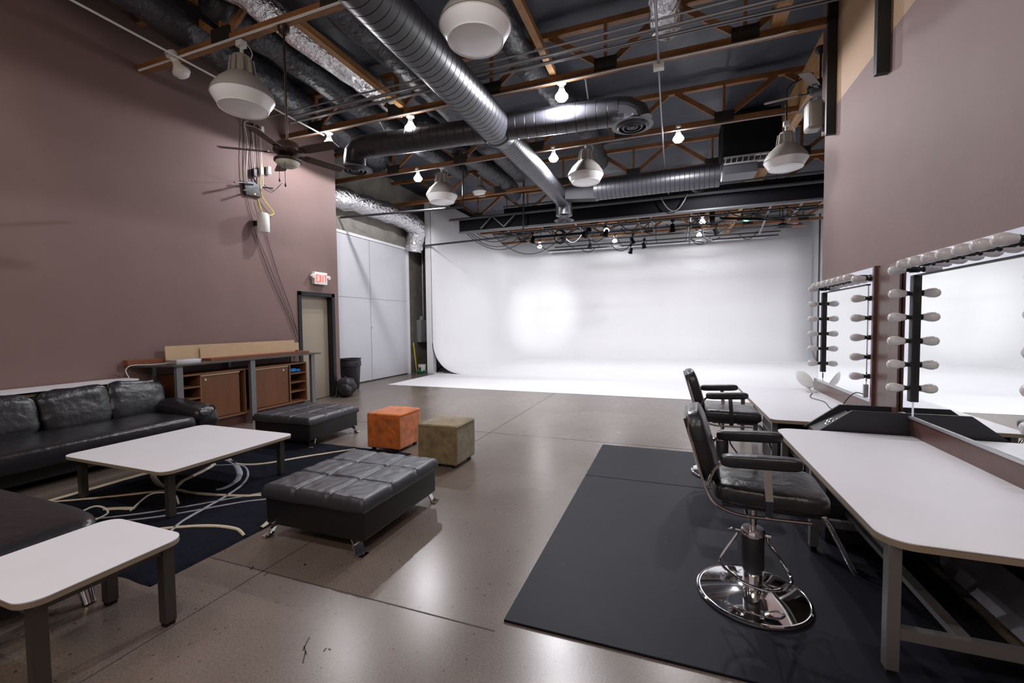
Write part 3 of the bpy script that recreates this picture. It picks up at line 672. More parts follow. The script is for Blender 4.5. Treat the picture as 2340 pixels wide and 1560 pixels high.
for i, (l, pw, lb) in enumerate(LAMPS):
    o = fb if i == 0 else dup(fb, l)
    o.location = l; o['label'] = lb
    if pw > .3: o.scale = (1.3, 1.3, 1.3)
    if pw == 0:
        o.rotation_euler = (.35, -.3, 0); o.scale = (1.4, 1.4, 1.4)
        for ch in [q for q in bpy.data.objects if q.parent == o and q.name.startswith('bulb')]:
            ch.data = ch.data.copy(); ch.data.materials[0] = M_['white_plastic']
for i, (l, pw, lb) in enumerate(LAMPS):
    if pw: light('bulb_glow', 'SPOT', (l[0], l[1], l[2]-.09), PW*pw, COOL, .05, spot_size=math.radians(178), spot_blend=.12)
# bright patch on the cyclorama: a spotlight on the grid
t = thing('spot_lamp', 'black spotlight on the grid aimed at the cyclorama corner', 'lamp', (-2.6, 14.0, 4.45))
bm = BM(); lathe(bm, [(0, .2), (.08, .18), (.09, -.1), (.12, -.14), (.11, -.14), (.08, -.1), (.07, -.05), (0, -.04)], (-2.6, 14.0, 4.5), 16, (.55, -.6, .35)); obj('housing', bm, 'beam', t)
bm = BM(); tube(bm, [(-2.6, 14.0, 4.55), (-2.6, 14.0, 4.72)], .015, 6); obj('clamp', bm, 'beam', t)
light('spot_beam', 'SPOT', (-2.78, 14.2, 4.34), 720, (1, 1, 1), .05, target=(-5.9, 20, 2.0), spot_size=.62, spot_blend=1.0)

def fan(name, label, loc, rz, drop, nb=5, L=.50, blade='fan_blade', body='fan_brown', lightkit=True, w0=.13):
    t = thing(name, label, 'fan', loc); x, y, z = loc
    bm = BM(); lathe(bm, [(.0, drop), (.07, drop), (.065, drop-.05), (.03, drop-.09)], loc, 18); obj('canopy', bm, body, t)
    bm = BM(); tube(bm, [(x, y, z+.12), (x, y, z+drop-.05)], .014, 8); obj('down_rod', bm, body, t)
    bm = BM(); lathe(bm, [(0, .17), (.05, .16), (.12, .13), (.155, .08), (.16, .03), (.13, 0), (.10, -.02), (0, -.02)], loc, 28); obj('motor', bm, body, t)
    for k in range(nb):
        a = rz+2*PI*k/nb; c, s = math.cos(a), math.sin(a); ca = Vector((c, s, 0)); sa = Vector((-s, c, 0))
        bm = BM(); P = lambda r, v, h: Vector(loc)+ca*r+sa*v+Vector((0, 0, h+v*-.22))
        out = [(.20, -w0*.38), (.27, -w0*.5), (.20+L-.04, -w0*.55), (.20+L, -w0*.4), (.20+L, w0*.4), (.20+L-.04, w0*.55), (.27, w0*.5), (.20, w0*.38)]
        prism(bm, [P(r, v, .01) for r, v in out], (0, 0, .008)); b = obj('blade', bm, blade, t, smooth=False)
        bm = BM(); prism(bm, [P(.12, -.02, 0), P(.26, -.03, 0), P(.26, .03, 0), P(.12, .02, 0)], (0, 0, .012)); obj('blade_iron', bm, body, b, smooth=False)
    if lightkit:
        bm = BM(); lathe(bm, [(.06, -.02), (.06, -.05), (.15, -.065), (.155, -.09), (.14, -.095)], loc, 28); lk = obj('light_kit', bm, body, t)
        bm = BM(); lathe(bm, [(.14, -.09), (.12, -.13), (.07, -.155), (0, -.165)], loc, 28, caps=False); obj('glass_bowl', bm, 'opal', lk)
        for dx, l2 in ((-.03, .36), (.06, .43)):
            bm = BM(); tube(bm, [(x+dx, y-.1, z-.1), (x+dx, y-.1, z-l2+.05)], .003, 5); lathe(bm, [(0, 0), (.012, .02), (.006, .05), (0, .06)], (x+dx, y-.1, z-l2), 8); obj('pull_chain', bm, body, lk)
    return t
fan('ceiling_fan', 'dark brown five-blade ceiling fan with opal bowl, hanging low by the brown wall', (-4.39, 4.04, 3.68), math.radians(217), 1.50, 5, .53)
fan('ceiling_fan', 'ornate dark ceiling fan half hidden behind the end of the right wall', (1.93, 7.30, 4.80), math.radians(168), .6, 5, .48, 'fan_grey', 'black_paint', False)
fan('ceiling_fan', 'small far ceiling fan with reddish blades before the cyclorama', (3.45, 16.8, 4.70), math.radians(5), .9, 5, .48, 'fan_red', 'black_paint', False)
fan('ceiling_fan', 'reddish-bladed far ceiling fan partly behind the beam at right', (4.1, 14.6, 5.0), math.radians(20), .6, 5, .48, 'fan_red', 'black_paint', False)
# silver speaker at wall end
t = thing('wall_speaker', 'silver loudspeaker bracketed to the end of the right wall', 'speaker', (1.72, 6.72, 4.1))
bm = BM(); box(bm, 1.62, 6.62, 4.06, 1.80, 6.84, 4.42, .05, 5); obj('cabinet', bm, mat('speaker_grey', (0.26, 0.235, 0.215), .35, .4), t)
bm = BM(); box(bm, 1.80, 6.68, 4.14, 1.84, 6.74, 4.36, .008); tube(bm, [(1.78, 6.7, 4.2), (1.86, 6.66, 4.2)], .02, 8); obj('bracket', bm, 'cable_white', t)

# ================================================================ LEFT WALL ITEMS
t = thing('wall_speaker', 'white loudspeaker on the brown wall beneath the router', 'speaker', (-6.95, 5.77, 3.3))
bm = BM(); lathe(bm, [(0, -.01), (.085, -.01), (.1, .02), (.1, .30), (.085, .33), (0, .33)], (-6.93, 5.80, 3.30), 24); obj('cabinet', bm, 'white_plastic', t)
bm = BM(); box(bm, -7.1, 5.74, 3.42, -6.98, 5.80, 3.50); obj('bracket', bm, 'black_paint', t)
t = thing('wifi_router', 'black router with antennas on the brown wall', 'router', (-7.05, 5.7, 3.95))
bm = BM(); box(bm, -7.1, 5.55, 3.93, -7.04, 5.86, 4.17, .01, rot=Matrix.Rotation(.12, 3, 'X')); obj('case', bm, 'bag', t)
for a, b in (((-7.0, 5.56, 4.12), (-6.86, 5.22, 4.0)), ((-7.0, 5.6, 4.0), (-6.9, 5.4, 3.93)), ((-7.0, 5.75, 4.16), (-6.85, 5.55, 4.2)), ((-7.0, 5.86, 4.12), (-6.9, 6.0, 4.13))):
    bm = BM(); bar(bm, a, b, .02, .02); obj('antenna', bm, 'bag', t, smooth=False)
bm = BM(); box(bm, -7.035, 5.72, 3.96, -7.028, 5.75, 3.98); obj('status_light', bm, mat('orange_led', (1, .3, .05), .5, emit=((1, .3, .05), 1.5)), t)
def wcable(label, pts, m='cable', r=.006, grp='cables on the brown wall'):
    bm = BM(); tube(bm, smooth_path(pts, 6), r, 6); tag(obj('wall_cable', bm, m), label, 'cable', grp)
for k in range(6):
    random.seed(k); y = 5.55+.07*k
    pts = [(-7.06, y+random.uniform(-.03, .03), 5.15-.25*j) for j in range(5)]; pts.append((-7.05, 5.68+.02*k, 4.17))
    wcable('dangling cable between the conduit end and the router', [(-7.0, y, 5.2)]+pts, ['cable', 'cable_white'][k % 2], .006)
wcable('yellow network cable looping below the router', [(-7.04, 5.9, 4.6), (-7.04, 5.86, 4.2), (-7.04, 5.9, 3.95), (-7.04, 6.12, 3.72), (-7.04, 5.9, 3.66), (-7.04, 5.8, 3.9)], 'cable_yellow', .008)
wcable('thin black cable falling from router to the door frame, right one', [(-7.08, 5.84, 3.95), (-7.08, 5.95, 3.4), (-7.08, 6.2, 2.6), (-7.08, 6.5, 1.85), (-7.08, 6.62, 1.4)], r=.005)
wcable('thin black cable falling from the white speaker to the door frame', [(-7.08, 5.60, 3.95), (-7.08, 5.78, 3.2), (-7.08, 6.05, 2.5), (-7.08, 6.4, 1.8), (-7.08, 6.64, 1.2)], r=.005)
wcable('thin black cable between the two falling cables', [(-7.08, 5.75, 3.3), (-7.08, 5.95, 2.9), (-7.08, 6.3, 2.1), (-7.08, 6.6, 1.5)], r=.004)
wcable('loop of black cable right of the router', [(-7.06, 6.35, 4.35), (-7.06, 6.15, 4.15), (-7.06, 5.95, 4.2)], r=.005)
for k, (y, z) in enumerate(((5.72, 4.28), (5.86, 4.36), (6.02, 4.42), (5.74, 5.08), (5.9, 5.1))):
    bm = BM(); box(bm, -7.08, y, z, -7.02, y+.06, z+.14, .006); tag(obj('power_adapter', bm, ['bag', 'white_plastic', 'white_plastic', 'bag', 'white_plastic'][k]), ['black adapter just above the router', 'white adapter above the router', 'white adapter right of the router cables', 'black plug at the top of the wall cables', 'white plug at the top of the wall cables'][k], 'plug', 'plugs on the wall cables')
# exit sign
t = thing('exit_sign', 'illuminated red EXIT sign with twin lamps over the tan door', 'sign', (-7.05, 7.2, 2.5))
bm = BM(); box(bm, -7.1, 7.04, 2.47, -7.01, 7.39, 2.73, .01); obj('housing', bm, 'white_plastic', t)
def letters(word, x, y0, z0, h, wd, sp_, th, par, m, dx):
    segs = {'E': [((0, 0), (0, 1)), ((0, 1), (1, 1)), ((0, .5), (.8, .5)), ((0, 0), (1, 0))], 'X': [((0, 0), (1, 1)), ((0, 1), (1, 0))], 'I': [((.5, 0), (.5, 1))], 'T': [((.5, 0), (.5, 1)), ((0, 1), (1, 1))]}
    for k, ch in enumerate(word):
        bm = BM()
        for (a, b), (c, d_) in segs[ch]:
            bar(bm, (x, y0+k*(wd+sp_)+a*wd, z0+b*h), (x, y0+k*(wd+sp_)+c*wd, z0+d_*h), th, th)
        obj('letter', bm, m, par, smooth=False)
letters('EXIT', -7.005, 7.085, 2.525, .145, .052, .022, .013, t, 'red_glow', 0)
for y in (7.0, 7.43):
    bm = BM(); lathe(bm, [(0, -.05), (.035, -.04), (.045, .02), (.04, .03), (0, .035)], (-7.02, y, 2.63), 16, (1, .0, -.2)); hd = obj('lamp_head', bm, 'white_plastic', t)
# ================================================================ FURNITURE, LEFT
# --- far sofa
t = thing('leather_sofa', 'long black leather sofa against the brown wall', 'sofa', (-6.3, 2.2, 0))
bm = BM(); box(bm, -6.95, .3, .08, -5.92, 3.9, .30, .03); obj('base', bm, 'leather_side', t)
for a, b in ((.35, 1.7), (1.7, 3.78)):
    bm = BM(); pillow(bm, (-6.33, (a+b)/2, .345), .60, (b-a)/2+.02, .12, .22, 48, 22, wr=.012, seed=a); obj('seat_cushion', bm, 'leather', t)
bm = BM(); box(bm, -6.98, .3, .25, -6.80, 3.88, .72, .05, 4); obj('back_frame', bm, 'leather_side', t)
for k, (a, b) in enumerate(((1.0, 1.85), (1.87, 2.60), (2.60, 3.26), (3.22, 3.88))):
    R_ = Matrix.Rotation(math.radians(-14), 3, 'Y') @ Matrix.Rotation(math.radians((0, 0, 1, -3)[k]), 3, 'X')
    bm = BM(); pillow(bm, (-6.66, (a+b)/2, .64), .13, (b-a)/2-.002, .255, .34, 48, 34, rot=R_, wr=.06, seed=k*3.1)
    obj('back_cushion', bm, 'leather', t)
bm = BM(); pillow(bm, (-6.22, 3.88, .49), .46, .15, .11, .45, 36, 20, rot=Matrix.Rotation(.10, 3, 'Y'), wr=.06, seed=2); arm = obj('armrest', bm, 'leather', t)
bm = BM(); pillow(bm, (-5.92, 3.92, .38), .16, .13, .16, .45, 24, 16, wr=.07, seed=6); obj('arm_front', bm, 'leather', arm)
bm = BM(); tube(bm, [(-5.76+.01*math.sin(a), 3.88+.10*math.cos(a), .50+.07*math.sin(a)) for a in (2*PI*k/20 for k in range(20))], .008, 6, closed=True); obj('piping', bm, 'leather', arm)
# --- white wall table behind sofa
t = thing('wall_table', 'narrow white-topped table between the sofa and the brown wall', 'table', (-6.95, 2, 0))
bm = BM(); slab(bm, rrect(-7.08, -.5, -6.72, 3.66, .04), .885, .91); obj('table_top', bm, 'table_top', t)
bm = BM(); box(bm, -7.06, -.4, .83, -6.78, 3.6, .862); obj('shelf', bm, 'table_edge', t, smooth=False)
for y in (-.3, 1.6, 3.5):
    bm = BM(); box(bm, -7.04, y, 0, -6.99, y+.05, .83); obj('leg', bm, 'leg_dark', t, smooth=False)
# --- near sofa / chaise
t = thing('leather_chaise', 'black leather chaise seat cut off at the left edge, behind the small white table', 'sofa', (-4.2, 1.2, 0))
bm = BM(); pillow(bm, (-4.42, 1.0, .39), 1.24, .56, .105, .22, 64, 26, wr=.012, seed=4); obj('seat_cushion', bm, 'leather', t)
bm = BM(); box(bm, -5.6, .5, .14, -3.3, 1.48, .33, .04, 3); obj('base', bm, 'leather_side', t)
bm = BM()
for k in range(4): tube(bm, smooth_path([(-5.4, .95+.06*k, .495), (-4.6, .98+.06*k, .500), (-4.1, 1.02+.055*k, .499), (-3.95, 1.03+.05*k, .496)], 6), .006, 6)
obj('seam', bm, 'leather', t)
for x, y in ((-3.24, 1.42), (-3.36, .6), (-5.5, .6)):
    bm = BM(); tube(bm, [(x+.07, y, 0), (x+.065, y, .01), (x, y, .15)], .03, 20, rf=lambda i: (.030, .030, .042)[i]); obj('leg', bm, 'chrome', t)
# --- rug
t = thing('area_rug', 'black shag rug with cream and grey swirls under the coffee table', 'rug', (-4.1, 3.0, 0))
bm = BM()
def rugf(u, v):
    x = -5.42+2.41*u; y = 1.64+2.86*v; e = 1 if (0 < u < 1 and 0 < v < 1) else 0
    return (x+.01*noise.noise(Vector((y*6, 1, 0))), y+.01*noise.noise(Vector((x*6, 5, 0))), e*(.013+.004*noise.noise(Vector((x*9, y*9, 0)))))
gsurf(bm, rugf, 90, 100); obj('pile', bm, 'rug', t, angle=180)
def swirl(pts, wd, m='rug_line'):
    P = smooth_path([(x, y, 0) for x, y in pts], 8); bm = BM(); A = []; B = []
    n = len(P)
    for i, p in enumerate(P):
        tg = (P[min(i+1, n-1)]-P[max(i-1, 0)]).normalized(); nn = Vector((-tg.y, tg.x, 0)); w_ = wd*(.6+.4*math.sin(PI*i/(n-1)))
        A.append((p+nn*w_/2, p+nn*w_*.3, p-nn*w_*.3, p-nn*w_/2))
    V = [[bm.verts.new((q.x, q.y, h)) for q, h in zip(a, (.012, .021, .021, .012))] for a in A]
    for a, b in zip(V, V[1:]):
        for k in range(3): bm.faces.new((a[k], a[k+1], b[k+1], b[k]))
    obj('swirl_stripe', bm, m, t, angle=180)
swirl([(-5.37, 1.75), (-5.37, 2.4), (-5.36, 3.0), (-5.36, 3.6), (-5.37, 4.4)], .075)
swirl([(-5.12, 3.46), (-5.32, 3.2), (-5.25, 2.95), (-4.95, 2.80), (-4.73, 2.74), (-4.56, 2.73)], .055)
swirl([(-5.2, 3.4), (-4.95, 3.38), (-4.8, 3.1), (-4.72, 2.9), (-4.56, 2.73)], .06)
swirl([(-5.38, 2.1), (-4.95, 2.4), (-4.56, 2.70), (-4.3, 2.72), (-3.91, 2.79), (-3.6, 2.9), (-3.03, 3.2)], .045)
swirl([(-5.12, 3.56), (-4.8, 3.5), (-4.44, 3.31), (-4.2, 3.1), (-4.12, 2.92), (-4.15, 2.85)], .06, 'rug_grey')
swirl([(-4.9, 3.35), (-4.6, 3.45), (-4.3, 3.3), (-4.05, 3.05), (-3.9, 2.75), (-3.75, 2.3), (-3.58, 2.05), (-3.5, 1.9)], .028, 'rug_grey')
swirl([(-5.0, 3.6), (-4.7, 3.48), (-4.42, 3.58), (-4.16, 3.95), (-3.8, 4.4)], .045)
swirl([(-4.66, 2.22), (-4.52, 2.28), (-4.40, 2.32)], .06)
swirl([(-3.9, 2.05), (-3.68, 2.2), (-3.44, 2.31), (-3.2, 2.34), (-3.03, 2.28)], .035)
swirl([(-4.4, 2.0), (-4.0, 2.3), (-3.6, 2.75), (-3.2, 3.0)], .014, 'rug_grey')
swirl([(-4.6, 2.0), (-4.2, 2.3), (-3.8, 2.75), (-3.3, 3.4)], .014, 'rug_grey')
swirl([(-3.1, 2.58), (-3.05, 2.48), (-3.03, 2.42)], .04)
bm = BM()
tube(bm, smooth_path([(-4.62, 1.92, .03), (-4.55, 2.1, .10), (-4.40, 2.12, .06), (-4.42, 1.98, .03), (-4.55, 1.95, .03)], 6), .008, 6)
tube(bm, smooth_path([(-4.35, 2.25, .03), (-4.42, 2.45, .09), (-4.20, 2.5, .10), (-4.05, 2.45, .05)], 6), .008, 6)
tag(obj('loose_cord', bm, 'cable_white'), 'cream cord curling on the rug beyond the chaise', 'cord')
# --- tables
def table(label, x0, y0, x1, y1, h, lw, inset, rc, name='coffee_table'):
    t = thing(name, label, 'table', ((x0+x1)/2, (y0+y1)/2, 0))
    bm = BM(); slab(bm, rrect(x0, y0, x1, y1, rc), h-.028, h-.004); tp = obj('table_top', bm, 'table_edge', t, angle=50)
    bm = BM(); slab(bm, rrect(x0, y0, x1, y1, rc), h-.006, h+.001); obj('laminate', bm, 'table_top', tp, angle=50)
    bm = BM(); zz = h-.055
    X0, X1, Y0, Y1 = x0+inset, x1-inset, y0+inset, y1-inset
    for a, b in (((X0, Y0), (X1, Y0)), ((X0, Y1), (X1, Y1)), ((X0, Y0), (X0, Y1)), ((X1, Y0), (X1, Y1))): bar(bm, (*a, zz+.007), (*b, zz+.007), .035, .05)
    obj('apron', bm, 'leg_dark', t, smooth=False)
    for x in (X0, X1):
        for y in (Y0, Y1):
            bm = BM(); box(bm, x-lw/2, y-lw/2, .02, x+lw/2, y+lw/2, h-.03, .003); lg = obj('leg', bm, 'leg_dark', t, smooth=False)
            bm = BM(); box(bm, x-lw*.4, y-lw*.4, 0, x+lw*.4, y+lw*.4, .02); obj('leg_foot', bm, 'black_paint', lg, smooth=False)
    return t
table('large white-topped coffee table standing on the rug', -5.26, 2.21, -3.82, 3.49, .43, .055, .10, .09)
table('small white-topped side table in the lower left corner', -3.12, .89, -2.47, 1.53, .47, .055, .07, .09, 'side_table')
# --- ottomans
def ottoman():
    t = thing('leather_ottoman', 'x', 'ottoman', (0, 0, 0), group='square black leather ottomans'); hx, hy = .47, .50
    bm = BM(); box(bm, -hx+.015, -hy+.015, .10, hx-.015, hy-.015, .33, .02, 3); obj('base', bm, 'leather_side', t)
    bm = BM(); N = 60
    def topf(u, v):
        x = -hx+2*hx*u; y = -hy+2*hy*v
        du = min(abs(u-1/3), abs(u-2/3)); dv = min(abs(v-1/3), abs(v-2/3)); eu = min(u, 1-u); ev = min(v, 1-v)
        h = .405-.016*math.exp(-(du/.014)**2)-.016*math.exp(-(dv/.014)**2)
        h += .006*noise.noise(Vector((x*7+y*9, y*3, 1)))+.004*noise.noise(Vector((x*18, y*15, 4)))
        e = min(eu, ev)*2*hx
        if e < .04: h -= .035*(1-math.sqrt(max(0, 1-((.04-e)/.04)**2)))
        return (x, y, h)
    G = [[bm.verts.new(topf(i/N, j/N)) for j in range(N+1)] for i in range(N+1)]
    for i in range(N):
        for j in range(N): bm.faces.new((G[i][j], G[i+1][j], G[i+1][j+1], G[i][j+1]))
    ringt = [G[i][0] for i in range(N)]+[G[N][j] for j in range(N)]+[G[i][N] for i in range(N, 0, -1)]+[G[0][j] for j in range(N, 0, -1)]
    prev = ringt
    for zz, k in ((.33, 1.006), (.305, 1.0), (.30, .97)):
        cur = [bm.verts.new((v.co.x*k+.003*noise.noise(v.co*9), v.co.y*k, zz+.006*noise.noise(v.co*5))) for v in ringt]
        for i in range(len(cur)): bm.faces.new((prev[i], prev[(i+1) % len(cur)], cur[(i+1) % len(cur)], cur[i]))
        prev = cur
    obj('cushion_top', bm, 'leather_matte', t, angle=180)
    for sx_, sy_ in ((-1, -1), (1, -1), (1, 1), (-1, 1)):
        bm = BM(); x, y = sx_*(hx-.10), sy_*(hy-.03)
        pts = [(x, y, .12), (x+sx_*.02, y, .08), (x+sx_*.05, y+sy_*.01, .02), (x+sx_*.06, y+sy_*.01, .008), (x+sx_*.10, y+sy_*.01, .008)]
        for a, b in zip(pts, pts[1:]): bar(bm, a, b, .075, .012)
        obj('leg', bm, 'chrome', t, smooth=False)
    return t
ot = ottoman(); ot['label'] = 'nearer black leather ottoman with nine tufted panels'; ot.location = (-2.44, 2.84, 0)
dup(ot, (-4.88, 4.70, 0), PI/2, 'farther black leather ottoman beside the wooden cabinet')
# --- suede cubes
def cube_seat(name, label, x0, y0, s, m):
    t = thing(name, label, 'pouf', (x0+s/2, y0+s/2, 0), group='suede cube seats'); c = (x0+s/2, y0+s/2)
    bm = BM(); box(bm, x0, y0, .035, x0+s, y0+s, .48, .028, 4)
    bmesh.ops.subdivide_edges(bm, edges=[e for e in bm.edges if e.calc_length() > .2], cuts=8, use_grid_fill=True)
    for v in bm.verts:
        f = noise.noise(v.co*4); d_ = (v.co-Vector((c[0], c[1], .25))).normalized(); v.co += d_*(.008*f)
        if v.co.z > .45: v.co.z += .012*(1-min(1, max(abs(v.co.x-c[0]), abs(v.co.y-c[1]))/(s/2)))
    obj('upholstery', bm, m, t)
    bm = BM(); tube(bm, [(x, y, .462) for x, y in rrect(x0, y0, x0+s, y0+s, .03, 4)], .006, 6, closed=True); obj('piping', bm, m, t)
    for sx_ in (.04, s-.08):
        for sy_ in (.04, s-.08): obj('glide', box(BM(), x0+sx_, y0+sy_, 0, x0+sx_+.04, y0+sy_+.04, .04), 'black_paint', t, smooth=False)
cube_seat('suede_cube', 'orange suede cube seat', -3.66, 4.46, .49, 'suede_o')
cube_seat('suede_cube', 'olive suede cube seat to the right of the orange one', -2.70, 4.14, .49, 'suede_g')
# --- console cabinet bench
t = thing('work_bench', 'thin dark bench on grey steel legs standing over the wooden cabinet', 'table', (-6.8, 5.1, 0))
bm = BM(); prism(bm, [(-7.08, 3.70, 1.045), (-6.47, 3.93, 1.045), (-6.47, 6.60, 1.045), (-7.08, 6.60, 1.045)], (0, 0, .022)); obj('bench_top', bm, 'leg_dark', t, smooth=False)
for y in (3.98, 5.11, 6.38):
    bm = BM(); box(bm, -6.56, y, 0, -6.50, y+.085, 1.045, .003); obj('leg', bm, 'leg_console', t, smooth=False)
    bm = BM(); box(bm, -7.06, y, 0, -7.02, y+.05, 1.045, .003); obj('leg', bm, 'leg_console', t, smooth=False)
t = thing('wooden_cabinet', 'low brown wooden cabinet with sliding doors under the bench', 'cabinet', (-6.8, 5.1, 0))
Xf = -6.60
bm = BM(); box(bm, -7.0, 4.08, .88, Xf, 6.35, .905); box(bm, -7.0, 4.08, .16, Xf, 6.35, .19)
for y in (4.08, 4.36, 5.07, 5.96, 6.33): box(bm, -7.0, y, .19, Xf, y+.022, .88)
box(bm, -7.0, 4.08, .19, -6.98, 6.35, .88); obj('carcass', bm, 'teak_lt', t, smooth=False)
for a, b in ((4.10, 4.36), (5.98, 6.33)):
    for z in (.36, .53, .70):
        bm = BM(); box(bm, -6.98, a, z, Xf, b, z+.02); obj('shelf', bm, 'teak_lt', t, smooth=False)
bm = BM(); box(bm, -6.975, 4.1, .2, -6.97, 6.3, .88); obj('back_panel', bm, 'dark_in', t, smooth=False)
for a, b, ky in ((4.37, 4.98, 4.44), (5.24, 5.93, 5.83)):
    bm = BM(); box(bm, Xf-.03, a, .20, Xf-.006, b, .87, .002); dr = obj('sliding_door', bm, 'teak', t, smooth=False)
    bm = BM(); lathe(bm, [(0, 0), (.018, .001), (.018, .008), (0, .01)], (Xf-.006, ky, .80), 14, (1, 0, 0)); obj('finger_pull', bm, 'silver_flat', dr)
    bm = BM(); box(bm, Xf-.01, a, .855, Xf+.012, b, .875); obj('door_track', bm, 'cardboard', dr, smooth=False)
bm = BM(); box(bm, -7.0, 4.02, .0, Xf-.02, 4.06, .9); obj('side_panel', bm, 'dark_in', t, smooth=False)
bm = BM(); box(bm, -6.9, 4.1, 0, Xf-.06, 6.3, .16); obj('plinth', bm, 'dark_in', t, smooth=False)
bm = BM(); box(bm, -7.08, 3.66, 1.068, -6.98, 6.48, 1.15, .002, rot=Matrix.Rotation(0, 3, 'X')); tag(obj('long_board', bm, 'board_red', smooth=False), 'long red-brown board lying along the back of the bench', 'board')
bm = BM(); box(bm, -6.93, 4.62, 1.068, -6.72, 6.55, 1.105); tag(obj('long_board', bm, 'board_red', smooth=False), 'shorter red-brown board in front of the cardboard strips', 'board')
bm = BM(); box(bm, -6.975, 4.12, 1.068, -6.955, 6.42, 1.32, rot=Matrix.Rotation(-.05, 3, 'Y')); tag(obj('cardboard_strip', bm, 'cardboard', smooth=False), 'long cardboard strip leaning on the brown wall', 'cardboard')
bm = BM(); box(bm, -6.945, 4.60, 1.068, -6.93, 6.50, 1.27, rot=Matrix.Rotation(-.04, 3, 'Y')); tag(obj('cardboard_strip', bm, 'cardboard', smooth=False), 'shorter cardboard strip in front of the long one', 'cardboard')
bm = BM(); box(bm, -6.80, 4.02, 1.068, -6.56, 4.36, 1.13, .006); tag(obj('metal_box', bm, 'silver_flat'), 'flat silver metal box lying on the left part of the bench', 'box')
bm = BM(); tube(bm, smooth_path([(-6.7, 4.03, 1.09), (-6.8, 3.85, 1.08), (-6.92, 3.68, 1.08), (-6.95, 3.62, 1.02), (-6.95, 3.66, .9), (-6.93, 3.72, .72), (-6.9, 3.78, .4), (-6.85, 3.96, .03)], 6), .006, 8)
tag(obj('loose_cord', bm, 'cable_white'), 'white cord hanging over the left end of the bench', 'cord')
bm = BM(); pillow(bm, (-6.68, 6.10, .765), .05, .09, .04, .8, 20, 14, wr=.35, seed=3); pillow(bm, (-6.66, 6.20, .76), .04, .06, .035, .8, 16, 12, wr=.35, seed=8)
tag(obj('plastic_wrap', bm, 'blue'), 'crumpled blue plastic on the cabinet top shelf', 'plastic')
bm = BM(); box(bm, -6.95, 6.40, 1.068, -6.85, 6.5, 1.12, .01); tag(obj('small_radio', bm, 'bag'), 'small black gadget on the right end of the bench', 'gadget')
# --- bin, backpack, corner clutter
t = thing('trash_can', 'black round trash can against the white barn door', 'bin', (-7.62, 8.72, 0))
bm = BM(); lathe(bm, [(0, 0), (.19, 0), (.21, .03), (.245, .55), (.245, .56), (.265, .57), (.265, .68), (.255, .70), (.255, .74), (.275, .745), (.275, .76), (.25, .76), (.24, .6), (0, .55)], (-7.62, 8.72, 0), 32); obj('body', bm, 'bag', t)
bm = BM(); tube(bm, smooth_path([(-7.34, 8.70, .66), (-7.31, 8.66, .64), (-7.34, 8.62, .66)], 4), .012, 6); obj('handle', bm, 'bag', t)
t = thing('backpack', 'black backpack slumped on the floor by the wall corner', 'bag', (-6.9, 7.98, 0))
bm = BM(); pillow(bm, (-6.88, 7.72, .21), .20, .17, .21, .6, 32, 22, rot=Matrix.Rotation(.12, 3, 'Y'), wr=.10, seed=5); obj('bag_body', bm, 'bag', t)
bm = BM(); pillow(bm, (-6.78, 7.60, .16), .13, .09, .14, .6, 24, 16, wr=.10, seed=9); obj('front_pocket', bm, 'bag', t)
bm = BM(); tube(bm, smooth_path([(-6.93, 7.68, .40), (-6.88, 7.68, .45), (-6.83, 7.70, .40)], 5), .012, 6); obj('grab_loop', bm, 'bag', t)
bm = BM(); tube(bm, smooth_path([(-6.95, 7.64, .30), (-7.0, 7.56, .15), (-6.97, 7.50, .03), (-7.0, 7.42, .015)], 5), .014, 6); obj('strap', bm, 'bag', t)
t = thing('breaker_box', 'grey electrical box with pipe on the dark strip left of the cyclorama', 'box', (-7.97, 12.7, 1.1))
bm = BM(); box(bm, -8.06, 12.45, 1.0, -7.90, 12.98, 1.75, .01); obj('enclosure', bm, 'grey_box', t)
bm = BM(); tube(bm, [(-7.98, 12.75, 1.75), (-7.98, 12.75, 4.2)], .035, 10); obj('riser_pipe', bm, 'conduit', t)
bm = BM(); lathe(bm, [(0, .14), (.06, .12), (.07, 0)], (-7.98, 12.62, 1.75), 14); obj('cap', bm, 'grey_box', t)
pipe('drain_pipe', 'black vertical pipe beside the cyclorama post', [(-7.62, 12.5, 0), (-7.62, 12.5, 4.4)], .05, 'beam')
pipe('broom_handle', 'yellow broom handle leaning left of the cyclorama', [(-7.96, 12.25, .02), (-7.97, 12.1, 1.0)], .02, 'yellow', 'broom')
t = thing('paint_bucket', 'small white paint bucket on the floor left of the cyclorama', 'bucket', (-7.72, 12.2, 0))
bm = BM(); lathe(bm, [(0, 0), (.11, 0), (.13, .27), (.135, .28), (.12, .28), (0, .26)], (-7.72, 12.2, 0), 20); obj('body', bm, 'white_plastic', t)
bm = BM(); box(bm, -7.76, 12.075, .08, -7.69, 12.085, .2); obj('paper_patch', bm, 'bag', t)
bm = BM()
for j in range(3): tube(bm, [(-7.62+(.12+.02*j)*math.cos(a), 12.0+(.10+.02*j)*math.sin(a)+.0, .03+.03*j) for a in (2*PI*i/16 for i in range(16))], .018, 6, closed=True)
tag(obj('hose_coil', bm, 'green'), 'green hose coil on the floor beside the paint bucket', 'hose')
bm = BM()
for j in range(4): tube(bm, smooth_path([(-7.2+.08*j, 12.35, .03), (-7.05+.08*j, 12.4, .16-.02*j), (-6.9+.08*j, 12.35, .03)], 5), .014, 6)
tag(obj('floor_cables', bm, 'cable'), 'heap of black cables under the cyclorama cove', 'cable')

# ================================================================ RIGHT SIDE
# rubber mats
t = thing('rubber_mat', 'large black rubber mat under the styling chairs', 'mat', (0, 0, 0))
for a, b in ((2.08, 4.40), (4.41, 5.60)):
    bm = BM(); box(bm, -.84, a, 0, 1.55, b, .014, .003); obj('mat_panel', bm, 'rubber', t, smooth=False)
